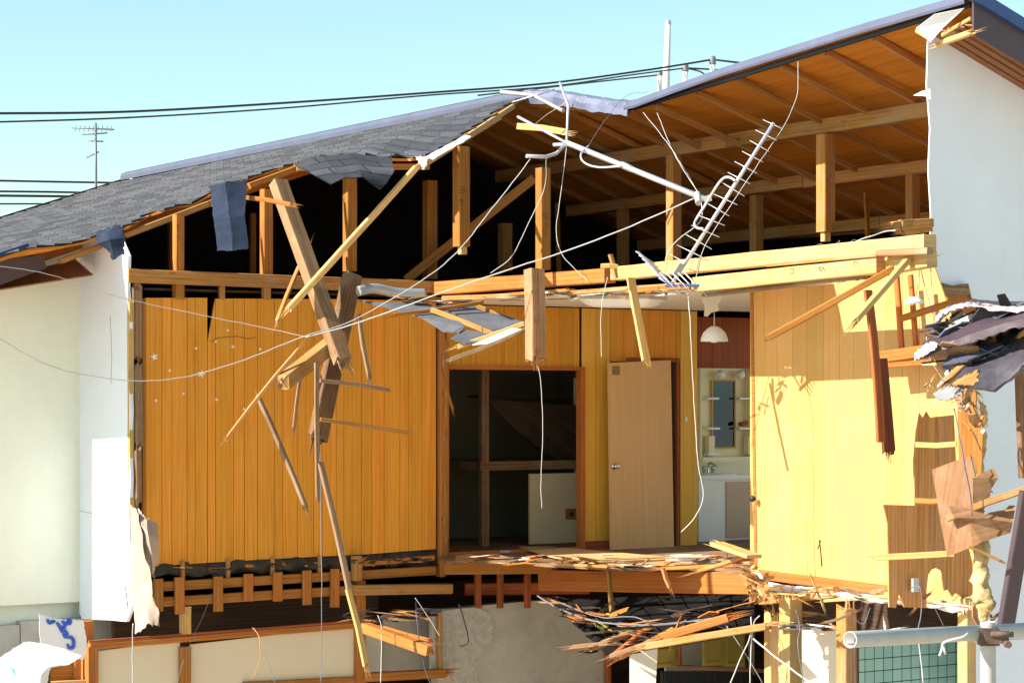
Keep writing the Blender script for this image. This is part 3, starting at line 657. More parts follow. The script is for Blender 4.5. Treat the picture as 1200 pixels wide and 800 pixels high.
# washroom recess behind
rw = -20.1
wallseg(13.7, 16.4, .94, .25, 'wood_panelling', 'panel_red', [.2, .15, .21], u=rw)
cl = MB(); cl.slab([H(rw+.0, 13.7, .25), H(rw, 16.4, .25), H(rw, 16.4, zF), H(rw, 13.7, zF)], .03, n=U); part(cl, 'washroom_wall', M['cream_plastic'])
cl = MB(); cl.slab([H(rw, v10+.02, .94), H(BW-.03, v10+.02, .94), H(BW-.03, v10+.02, zF), H(rw, v10+.02, zF)], .03, n=V); part(cl, 'washroom_side_wall', M['cream_plastic'])
cl = MB(); cl.slab([H(rw, 16.35, .94), H(-14, 16.35, .94), H(-14, 16.35, .90), H(rw, 16.35, .90)], .03, n=-V); cl.slab([H(rw, 16.35, -1.3), H(-14, 16.35, -1.3), H(-14, 16.35, zF), H(rw, 16.35, zF)], .03, n=-V); part(cl, 'washroom_rear_wall', M['cream_plastic'])
# door leaf and frame
df = MB(); fa = bu(734, 419); df.box(H(BW+.0, bu(734, 0)[0], zdT), U*.03, V*(vd1-bu(734, 0)[0]), ZU*.04); df.box(H(BW+.0, vd1-.002, zF), U*.035, V*.035, ZU*(zdT-zF+.04)); part(df, 'door_frame', M['redwood'])
dl = MB(); ud = BW+.16
A0 = pu(714, 425, ud); A1 = pu(786, 422, ud-.04); B0 = pu(717, 648, ud); B1 = pu(790, 648, ud-.04)
dl.slab([A0, A1, B1, B0], .035, gdir=ZU); dr = part(dl, 'door', M['door'])
kb = MB(); c = pu(720, 546, ud+.004); kb.lathe(c, [(.0, .06), (.02, .06), (.03, .045), (.028, .03), (.012, .022), (.012, .006), (.033, .004), (.033, 0)], axis=U.normalized()); part(kb, 'knob', M['chrome'], dr)
kb = MB(); c = pu(722, 434, ud+.003); kb.cbox(c, U*.008, V*.085, ZU*.085); part(kb, 'door_vent', M['timber_weathered'], dr)
kb = MB(); c = pu(804, 491, BW+.01); kb.cbox(c, U*.012, V*.025, ZU*.045); part(kb, 'light_switch', M['white_enamel'])

# right sunny panelled wall ---------------------------------------------
def pvz(px, py, v=VP): p = pv(px, py, v); return uc(p), zc(p)
q0 = pv(879, 400, VP); q1 = pv(1143, 400, VP)
def dv(px, py): p = pv(px, py, VP); return ((p-q0).dot(U), zc(p))
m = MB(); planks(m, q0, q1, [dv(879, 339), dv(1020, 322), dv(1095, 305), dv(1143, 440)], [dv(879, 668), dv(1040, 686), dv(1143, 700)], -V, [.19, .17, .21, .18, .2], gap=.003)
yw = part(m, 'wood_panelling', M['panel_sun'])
m = MB(); m.slab([q0+V*.016+ZU*(dv(879, 340)[1]-zc(q0)), H(uc(q1), VP+.016, dv(1143, 440)[1]), H(uc(q1), VP+.016, -1.6), H(uc(q0), VP+.016, -1.5)], .06, n=-V); part(m, 'backing_board', M['white_board'], yw)
m = MB(); m.slab([pv(888, 667, VP-.02), pv(1042, 686, VP-.02), pv(1042, 697, VP-.02), pv(896, 679, VP-.02)], .018); part(m, 'skirting_board', M['trim'])
m = MB(); m.slab([pv(879, 339, VP-.008), pv(882, 339, VP-.008), pv(887, 667, VP-.008), pv(884, 667, VP-.008)], .05); part(m, 'wall_end_trim', M['timber_orange'], yw)
m = MB(); m.lathe(pv(885, 584, VP-.03), [(0, .05), (.02, .048), (.028, .03), (.02, .01), (.012, 0)], axis=-V); part(m, 'black_knob', M['black'], yw)
m = MB(); m.tube([pv(x, y, VP-.004) for x, y in ((960, 632), (961, 640), (962, 650), (963, 663))], .006, 4); m.tube([pv(x, y, VP-.004) for x, y in ((962, 633), (958, 643))], .004, 4); part(m, 'gouge', M['dark_wood'], yw)
# front wall-frame pieces to the right of the wall (small open cupboard frame)
for a, b, w_, h_ in (((1050, 318, 11.9), (1058, 425, 11.9), .05, .03), ((1067, 322, 11.9), (1074, 408, 11.9), .045, .03), ((1056, 373, 11.85), (1110, 356, 11.85), .03, .05), ((1029, 420, 11.85), (1098, 410, 11.85), .14, .09), ((1042, 428, 11.8), (1092, 424, 11.8), .05, .04)):
    m = MB(); m.beam(pv(*a), pv(*b), w_, h_, up=ZU if abs(a[1]-b[1]) < 40 else V); part(m, 'cupboard_rail', M['trim'])

# floor -----------------------------------------------------------------
m = MB(); fe = [(523, 656), (560, 656), (600, 656), (640, 660), (680, 662), (720, 664), (765, 664), (800, 664), (838, 665), (872, 667), (882, 670)]
pf = [pz(x, y+rr(-1, 1), -1.5) for x, y in fe]
m.slab(pf+[H(-15.2, 13.5, -1.5), H(-15.2, 16.4, -1.5), H(-21.2, 16.4, -1.5), H(-21.2, 8.4, -1.5), H(U0-.1, 8.4, -1.5), H(U0-.1, 11.3, -1.5)], .03, n=ZU, gdir=V); part(m, 'floor_deck', M['floor'])
def tb(name, a, b, w_, h_, mt='timber', br=(0, 0), parent=None, up=None, bow=0, roll=0, label=None):
    m = MB(); m.beam(a, b, w_, h_, broken=br, up=up, bow=bow, roll=roll); return part(m, name, M[mt], parent, label)
tb('floor_beam', pd(520, 664, 21.6), pd(652, 663, 22.0), .1, .14, 'timber_orange')
tb('floor_beam', pd(636, 679, 22.1), pd(886, 683, 20.1), .12, .20, 'trim', (0, 1))
tb('floor_beam', pd(545, 690, 22.6), pd(690, 688, 22.8), .1, .12, 'redwood')
for x in (586, 618, 560): tb('floor_stud', pd(x, 672, 22.3), pd(x, 712, 22.3), .06, .05, 'redwood')
m = MB(); m.slab([pz(x, y, -1.47) for x, y in ((608, 640), (640, 640), (705, 645), (760, 650), (845, 655), (835, 659), (790, 661), (730, 661), (672, 657), (640, 650))], .012, n=ZU); m.build('loose_floor_sheet', M['door'], None, 'bent pale hardboard sheet lying on the broken floor edge below the door', 'board')

# attic plate and beams --------------------------------------------------
tb('attic_beam', pu(148, 323, U0), pu(508, 337, U0), .12, .12, 'timber')
a = pv(500, 339, V1); b = pv(715, 323, V1)
tb('attic_beam', a, b, .12, .125, 'timber_orange')  # darker wood stands in for the front roof's shade on this beam
tb('attic_beam', pv(722, 321, V1), pv(1090, 284, V1), .12, .115, 'timber_pale')
tb('attic_beam', pv(817, 334, V1-.05), pv(1034, 311, V1-.05), .12, .12, 'timber_pale', (0, 0))
tb('attic_beam', pv(1032, 313, V1+.02), pv(1092, 303, V1+.02), .1, .12, 'timber_pale', (0, 0))
tb('attic_lath', pv(900, 311, V1-.11), pv(1032, 299, V1-.11), .04, .022, 'timber', (0, 1))
tb('attic_lath', pv(1030, 297, V1-.1), pv(1090, 294, V1-.1), .06, .05, 'timber_weathered', (0, 0))
tb('attic_lath', pv(826, 346, V1-.02), pv(1014, 324, V1-.02), .06, .03, 'lath')
tb('attic_lath', pv(628, 346, V1+.0), pv(800, 334, V1+.0), .05, .04, 'timber', (1, 0))
tb('attic_lath', pv(735, 341, V1-.06), pv(826, 335, V1-.06), .05, .045, 'timber_orange', (1, 0))
tb('attic_lath', pv(598, 345, V1-.1), pv(665, 340, V1-.06), .03, .03, 'timber_orange', (1, 1))
tb('attic_lath', pu(430, 340, U0+.05), pu(520, 352, U0+.05), .05, .05, 'timber_orange')
tb('attic_lath', pv(520, 350, V1-.05), pv(618, 346, V1-.05), .05, .05, 'timber', (0, 1))
# studs of the left attic truss
def post(x, ya, yb, u, w_=.1, mt='timber', br=(0, 0), dx=0, h_=None): return tb('attic_post', pu(x, ya, u), pu(x+dx, yb, u), w_, h_ or w_, mt, br)
post(209, 252, 348, U0-.01, .085, 'timber_orange'); post(312, 222, 330, U0-.14, .095, 'timber_orange'); post(410, 206, 318, U0-.14, .105, 'timber_orange'); post(504, 212, 327, -19.6, .115, 'timber_orange')  # last post: roof shade put into its darker wood
for x, w_ in ((209, .09), (260, .05), (312, .07), (160, .06)): post(x, 331, 351, U0-.02, w_, 'timber')
post(447, 250, 320, -21.5, .04, 'timber_orange'); post(592, 262, 318, -20.6, .12, 'timber'); post(200, 255, 320, -20.8, .06, 'timber_orange'); post(296, 250, 320, -21.2, .06, 'timber_orange')
tb('hanging_attic_post', pu(540.5, 172, -18.35), pu(541, 289, -18.35), .125, .125, 'timber_orange')  # darker wood chosen to paint in shade from the roof
tb('post_tenon', pu(542, 289, -18.35), pu(542, 298, -18.35), .075, .06, 'timber_pale')
post(636.5, 197, 316, -17.0, .105, 'timber_orange')  # darker wood again as painted shade of the front roof
def ppost(x, ya, yb, v, w_, mt='timber'): return tb('roof_post', pv(x, ya, v), pv(x, yb, v), w_, w_, mt)
ppost(789.5, 180, 310, 13.5, .115); ppost(967.5, 158, 272, 13.4, .125); tb('post_tenon', pv(967.5, 272, 13.4), pv(967.5, 283, 13.4), .08, .06, 'timber_pale')
ppost(730, 246, 315, 14.45, .105); ppost(886.5, 229, 300, 14.45, .105); ppost(1069.5, 201, 262, 14.45, .10)
tb('attic_brace', pv(1015, 226, 14.5), pv(1017, 280, 14.5), .05, .03, 'timber_orange'); tb('attic_brace', pv(653, 238, 13.6), pv(655, 318, 13.6), .05, .03, 'timber_orange')
tb('attic_brace', pd(476, 328, 22.6), pd(626, 209, 22.4), .04, .09, 'timber_orange')
tb('attic_beam', pv(826, 281, 15.6), pv(1090, 263, 15.6), .1, .1, 'timber')
# end bundle
for k, (x0, y0, x1, y1, w_) in enumerate(((1044, 265, 1086, 261, .07), (1052, 263, 1090, 261, .07), (1056, 272, 1090, 268, .05), (1048, 270, 1070, 275, .03))):
    tb('split_beam_end', pv(x0, y0, 11.8+.06*k), pv(x1, y1, 12.2+.06*k), w_, w_, 'timber', (1, 0))

# lower storey ----------------------------------------------------------
UL = U0+.03
m = MB(); P = [[pu(172+i*9, 656-i*.35, UL-.05-.03*rr(0, 1)) + ZU*rr(-.01, .01) for i in range(39)], [pu(172+i*9, 664-i*.3, UL-.02) + U*rr(-.05, .05) + ZU*rr(-.02, .02) for i in range(39)], [pu(172+i*9, 676-i*.35, UL-.04) + U*rr(-.04, .03)+ZU*rr(-.02, .02) for i in range(39)]]
m.grid(P, th=.01); part(m, 'insulation_bag', M['foil'])
tb('floor_rail', pu(180, 687, UL), pu(509, 668, UL), .06, .085, 'timber_orange'); tb('floor_rail', pu(184, 705, UL), pu(428, 690, UL), .06, .085, 'timber_orange', (0, 1))
tb('floor_rail', pu(424, 660, UL-.02), pu(508, 653, UL-.02), .05, .05, 'timber_orange')
for x, ya, yb in ((185, 678, 716), (210, 676, 719), (255.5, 675, 716), (291, 672, 704), (325.5, 670, 704), (359.5, 668, 708), (392.5, 666, 711)):
    tb('hanger_stud', pu(x, ya, UL+.055), pu(x+rr(-1, 1), yb, UL+.055), .09, .035, 'timber_orange', up=U)
for x, y in ((214, 662), (267, 660), (319, 658), (374, 656)): tb('joist_end', pu(x, y-5, UL-.01), pu(x, y+18, UL-.01), .035, .04, 'timber')
tb('lower_post', pu(418, 651, UL+.04), pu(418, 680, UL+.04), .09, .08, 'timber'); tb('lower_post', pu(421, 680, UL-.01), pu(421, 736, UL-.01), .1, .09, 'timber_orange')
tb('lower_post', pu(217, 710, UL), pu(217, 742, UL), .09, .08, 'timber_pale'); tb('cantilever_beam', pu(412, 691, UL+.09), pu(528, 689, UL+.09), .09, .095, 'timber')
# left corner of lower storey
xw = vc(pu(108, 760, UL))
tb('wall_rail', pu(104, 757, UL), pu(428, 731, UL), .07, .055, 'timber_orange'); tb('wall_rail', pu(104, 751.5, UL+.01), pu(424, 727, UL+.01), .03, .02, 'redwood')
for x in (107, 216, 421): tb('wall_stile', pu(x, 757 if x < 400 else 735, UL), H(UL, vc(pu(x, 760, UL)), G0), .1, .09, 'timber_orange')
tb('wall_rail', pu(285, 802, UL), pu(428, 795, UL), .05, .055, 'timber_orange')
for a, b in ((113, 211), (223, 416)):
    m = MB(); pa = pu(a, 752, UL-.02); pb = pu(b, 740, UL-.02); m.slab([pu(a, 764-.078*(a-104), UL-.02), pu(b, 757-.078*(b-104), UL-.02), H(UL-.02, vc(pb), G0), H(UL-.02, vc(pa), G0)], .02, n=U); part(m, 'plaster_board', M['cream_board'])
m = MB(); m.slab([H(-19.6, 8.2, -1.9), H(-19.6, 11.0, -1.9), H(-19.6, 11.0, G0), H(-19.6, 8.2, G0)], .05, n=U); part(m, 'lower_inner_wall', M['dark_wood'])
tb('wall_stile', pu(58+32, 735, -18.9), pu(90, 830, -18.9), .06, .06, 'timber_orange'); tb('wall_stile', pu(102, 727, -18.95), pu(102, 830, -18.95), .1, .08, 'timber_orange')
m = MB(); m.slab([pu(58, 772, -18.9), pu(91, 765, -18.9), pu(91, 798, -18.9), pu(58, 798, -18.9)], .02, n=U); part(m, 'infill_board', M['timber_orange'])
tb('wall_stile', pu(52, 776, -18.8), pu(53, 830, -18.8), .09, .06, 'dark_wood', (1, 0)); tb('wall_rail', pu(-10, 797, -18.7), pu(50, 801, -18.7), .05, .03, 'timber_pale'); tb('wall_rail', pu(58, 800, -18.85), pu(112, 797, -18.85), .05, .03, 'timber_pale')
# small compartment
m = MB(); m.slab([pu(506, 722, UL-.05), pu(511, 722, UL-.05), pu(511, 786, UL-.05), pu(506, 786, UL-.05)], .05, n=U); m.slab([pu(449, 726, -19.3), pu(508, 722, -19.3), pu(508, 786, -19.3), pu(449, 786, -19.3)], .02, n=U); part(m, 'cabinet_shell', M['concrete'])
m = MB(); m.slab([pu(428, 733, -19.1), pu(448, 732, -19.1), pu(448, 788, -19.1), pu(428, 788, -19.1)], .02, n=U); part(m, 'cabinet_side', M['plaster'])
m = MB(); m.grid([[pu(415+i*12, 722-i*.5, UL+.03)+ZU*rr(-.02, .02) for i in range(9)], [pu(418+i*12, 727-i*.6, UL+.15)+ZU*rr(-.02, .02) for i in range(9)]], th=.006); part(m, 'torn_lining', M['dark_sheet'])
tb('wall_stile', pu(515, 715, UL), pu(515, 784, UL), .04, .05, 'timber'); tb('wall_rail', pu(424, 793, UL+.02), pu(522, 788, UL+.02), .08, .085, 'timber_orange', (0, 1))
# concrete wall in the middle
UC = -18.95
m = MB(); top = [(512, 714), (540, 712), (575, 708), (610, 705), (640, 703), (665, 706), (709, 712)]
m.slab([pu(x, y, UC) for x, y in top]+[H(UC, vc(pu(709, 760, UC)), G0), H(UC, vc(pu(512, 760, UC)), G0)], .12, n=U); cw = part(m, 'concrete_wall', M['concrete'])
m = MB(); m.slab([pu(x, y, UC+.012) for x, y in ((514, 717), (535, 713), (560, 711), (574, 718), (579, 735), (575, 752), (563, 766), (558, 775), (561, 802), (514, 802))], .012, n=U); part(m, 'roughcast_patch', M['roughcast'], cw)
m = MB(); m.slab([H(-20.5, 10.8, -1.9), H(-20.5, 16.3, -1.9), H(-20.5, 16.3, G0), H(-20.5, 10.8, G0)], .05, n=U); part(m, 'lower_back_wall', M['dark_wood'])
tb('door_post', pu(712, 738, UC+.06), H(UC+.06, vc(pu(713, 760, UC+.06)), G0), .05, .06, 'redwood')
m = MB(); m.slab([pu(716, 757, UC), pu(760, 752, UC), pu(760, 735, UC), pu(716, 738, UC)], .03, n=U); part(m, 'door_head_panel', M['plaster'])
# kitchen behind, across v, facing us
VK = 14.0
m = MB(); m.slab([pd(738, 760, 21.5), pd(771, 757, 21.5), pd(768, 810, 21.5), pd(738, 830, 21.5)], .03); part(m, 'kitchen_side_panel', M['white_board'])
kt = MB(); kt.slab([pu(776, 786, -17.9), pu(882, 786, -17.9), pu(882, 860, -17.9), pu(776, 860, -17.9)], .03, n=U)
for x in range(778, 882, 10): kt.box(pu(x, 786, -17.88), U*.012, V*.012, -ZU*.6)
part(kt, 'fluted_kitchen_panel', M['dark_green'])
m = MB(); m.slab([pu(780, 745, -18.3), pu(884, 735, -18.3), pu(884, 790, -18.3), pu(780, 790, -18.3)], .02, n=U); part(m, 'kitchen_back_wall', M['plaster'])
m = MB(); m.slab([pu(792, 779, -17.6), pu(900, 784, -17.6), pu(900, 788, -17.6), pu(792, 783, -17.6)], .1, n=U); part(m, 'kitchen_worktop', M['timber_weathered'])
def cab(px0, py0, px1, py1, u):
    m = MB(); a = pu(px0, py0, u); b = pu(px1, py1, u); z0, z1, va, vb = zc(b), zc(a), vc(a), vc(b)
    m.box(H(u, va, z0), U*.018, V*(vb-va), ZU*(z1-z0)); k = part(m, 'kitchen_cupboard_door', M['kitchen'])
    m = MB(); t_ = .018; e = .035
    for o, x, y in ((H(u+t_, va+e, z0+e), V*(vb-va-2*e), ZU*.008), (H(u+t_, va+e, z1-e-.008), V*(vb-va-2*e), ZU*.008), (H(u+t_, va+e, z0+e+.008), V*.008, ZU*(z1-z0-2*e-.016)), (H(u+t_, vb-e-.008, z0+e+.008), V*.008, ZU*(z1-z0-2*e-.016))): m.box(o, U*.006, x, y)
    part(m, 'raised_moulding', M['yellow_foam'], k)
cab(763, 756, 793, 780, -17.8); cab(823, 740, 847, 778, -17.9); cab(848.5, 738, 873, 779, -17.9)
tb('kitchen_post', pu(796, 755, -17.75), pu(797, 782, -17.75), .03, .03, 'timber_orange'); tb('kitchen_post', pu(875, 738, -17.75), pu(875, 784, -17.75), .03, .03, 'dark_wood')
# collapsed dark under-roof with tiles: slopes down towards the viewer
m = MB(); rt = []
A_, B_, C_, D_ = pd(640, 700, 21.6), pd(884, 694, 19.6), pd(886, 742, 18.6), pd(716, 772, 19.8)
for i in range(9):
    for j in range(5):
        s0, s1 = i/9+.004, (i+1)/9-.004; t0, t1 = j/5+.01, (j+1)/5-.008
        def Q(s, t, l=0): return A_.lerp(B_, s).lerp(D_.lerp(C_, s), t)+ZU*l
        l = rr(0, .015); m.slab([Q(s0, t0, l-.01), Q(s1, t0, l-.01), Q(s1, t1, l+.012), Q(s0, t1, l+.012)], .012, tone=rr(0, 1))
part(m, 'collapsed_tile_slope', M['tar_tile'])
for a, b, w_, mt in (((690, 760, 19.6), (788, 722, 20.0), .06, 'timber_weathered'), ((722, 772, 19.3), (792, 736, 19.6), .055, 'timber'), ((668, 758, 19.7), (716, 753, 19.6), .045, 'timber_weathered'), ((720, 767, 19.5), (760, 735, 19.8), .05, 'redwood'), ((776, 746, 19.0), (858, 722, 18.8), .09, 'timber_orange'), ((756, 757, 19.0), (900, 733, 18.2), .075, 'timber'), ((716, 768, 19.25), (800, 739, 19.1), .05, 'timber_weathered')):
    tb('collapsed_rafter', pd(*a), pd(*b), w_, w_*.8, mt, (1, 1))
tb('hanging_strut', pd(713, 668, 20.6), pd(717, 716, 20.6), .04, .035, 'timber', (0, 1)); tb('hanging_strut', pd(700, 664, 20.5), pd(724, 665, 20.5), .05, .04, 'timber', (1, 1))
# under the sunny wall
VL = 12.05
m = MB(); m.grid([[pv(900+i*9, 682+i*1.1, VL)+ZU*rr(-.01, .01) for i in range(27)], [pv(900+i*9, 688+i*1.0, VL-.1)+ZU*rr(-.02, .02) for i in range(27)], [pv(900+i*9, 694+i*.9, VL-.02)+ZU*rr(-.02, .02) for i in range(27)]], th=.01); part(m, 'insulation_bag', M['print'])
for a, b, w_, h_, mt, br in (((893, 702), (980, 693), .07, .09, 'timber', (1, 0)), ((966, 703), (1050, 698), .03, .03, 'timber_pale', (1, 0)), ((888, 690), (905, 697), .1, .09, 'timber_pale', (1, 1)), ((1040, 697), (1140, 705), .07, .05, 'timber_pale', (0, 0))):
    tb('floor_rail', pv(*a, VL-.05), pv(*b, VL-.05), w_, h_, mt, br)
for x, ya, w_, v, mt in ((926.5, 700, .14, 11.9, 'timber_pale'), (904, 716, .09, 12.1, 'timber_pale'), (992, 708, .12, 11.95, 'timber'), (1133, 715, .1, 11.8, 'timber_pale')):
    p = pv(x, ya, v); tb('lower_post', p, Vector((p.x, p.y, 0)), w_, w_, mt, (0.6, 0))
m = MB(); a = pv(908, 731, 12.3); b = pv(986, 738, 12.3); m.slab([a, b, Vector((b.x, b.y, 0)), Vector((a.x, a.y, 0))], .05, n=-V); part(m, 'lower_wall_board', M['white_board'])
m = MB(); m.slab([pv(898, 700, 13.5), pv(1150, 705, 13.5), H(-13.3, 13.5, G0), H(-16.5, 13.5, G0)], .05, n=-V); part(m, 'lower_inner_wall', M['dark_wood'])
m = MB(); m.slab([pu(1005, 757, -13.6), pu(1127, 750, -13.6), pu(1127, 900, -13.6), pu(1005, 900, -13.6)], .03, n=U, gdir=V); part(m, 'tiled_bathroom_wall', M['teal'])
tb('tile_frame', pu(1003, 755, -13.5), pu(1003, 870, -13.5), .03, .05, 'dark_wood')
m = MB(); m.slab([pu(1128, 752, -12.9), pu(1215, 748, -12.9), pu(1215, 900, -12.9), pu(1128, 900, -12.9)], .05, n=U); part(m, 'lower_end_wall', M['stucco'])
# broken pieces around the beam joint
for k in range(16):
    x, y = 888+rr(-12, 14), 688+rr(-12, 14); tb('splinter', pd(x, y, 18.6), pd(x+rr(-12, 12), y+rr(-9, 9), 18.5), rr(.02, .05), rr(.015, .03), 'timber_pale', (1, 1))
# right end wall strip behind the hanging boards
m = MB(); m.slab([pu(x, y, -12.95) for x, y in ((1143, 455), (1150, 440), (1178, 430), (1215, 430), (1215, 745), (1160, 745), (1156, 700), (1150, 640), (1147, 560), (1150, 500))], .04, n=U); part(m, 'end_wall_sheet', M['stucco'])
# ink marks written on timbers
def ink(strokes, fn, parent=None):
    m = MB()
    for st in strokes: m.tube([fn(x, y) for x, y in st], .0022, 4)
    part(m, 'ink_mark', M['ink'], parent)
f1 = lambda x, y: pu(x, y, -18.285)
ink([[(538, 219), (544, 219), (544, 226), (538, 226)], [(538, 222.5), (544, 222.5)], [(541, 232), (541, 238)], [(538, 235), (544, 235)], [(539, 240), (543, 240)]], f1)
f2 = lambda x, y: pu(x, y, -16.945)
ink([[(638, 250), (642, 250)], [(640, 250), (640, 256)], [(637, 256), (643, 256)], [(638, 262), (642, 262), (640, 268)], [(640, 270), (640, 275)]], f2)
f3 = lambda x, y: pv(x, y, V1-.113)
ink([[(958, 313), (963, 313)], [(960.5, 313), (960.5, 318)], [(962, 318), (965, 313), (967, 318)], [(926, 315), (930, 315), (930, 320), (926, 320)], [(999, 307), (1004, 307)], [(1001, 307), (1001, 312)], [(1005, 306), (1005, 311), (1008, 311)]], f3)
f4 = lambda x, y: pv(x, y, 13.438)
ink([[(985, 142), (993, 142)], [(989, 142), (989, 151)], [(700, 186), (708, 184), (700, 190), (708, 188)], [(712, 183), (712, 188)], [(716, 182), (721, 181), (716, 187), (721, 186)]], f4)
f5 = lambda x, y: pu(x, y, U0-.1)
ink([[(206, 265), (211, 263)], [(208, 265), (209, 273)], [(206, 278), (211, 276), (207, 283)]], lambda x, y: pu(x, y, U0+.035))
ink([[(972, 200), (976, 200)], [(974, 200), (974, 207)], [(972, 212), (976, 212), (973, 218)]], lambda x, y: pv(x, y, 13.33))

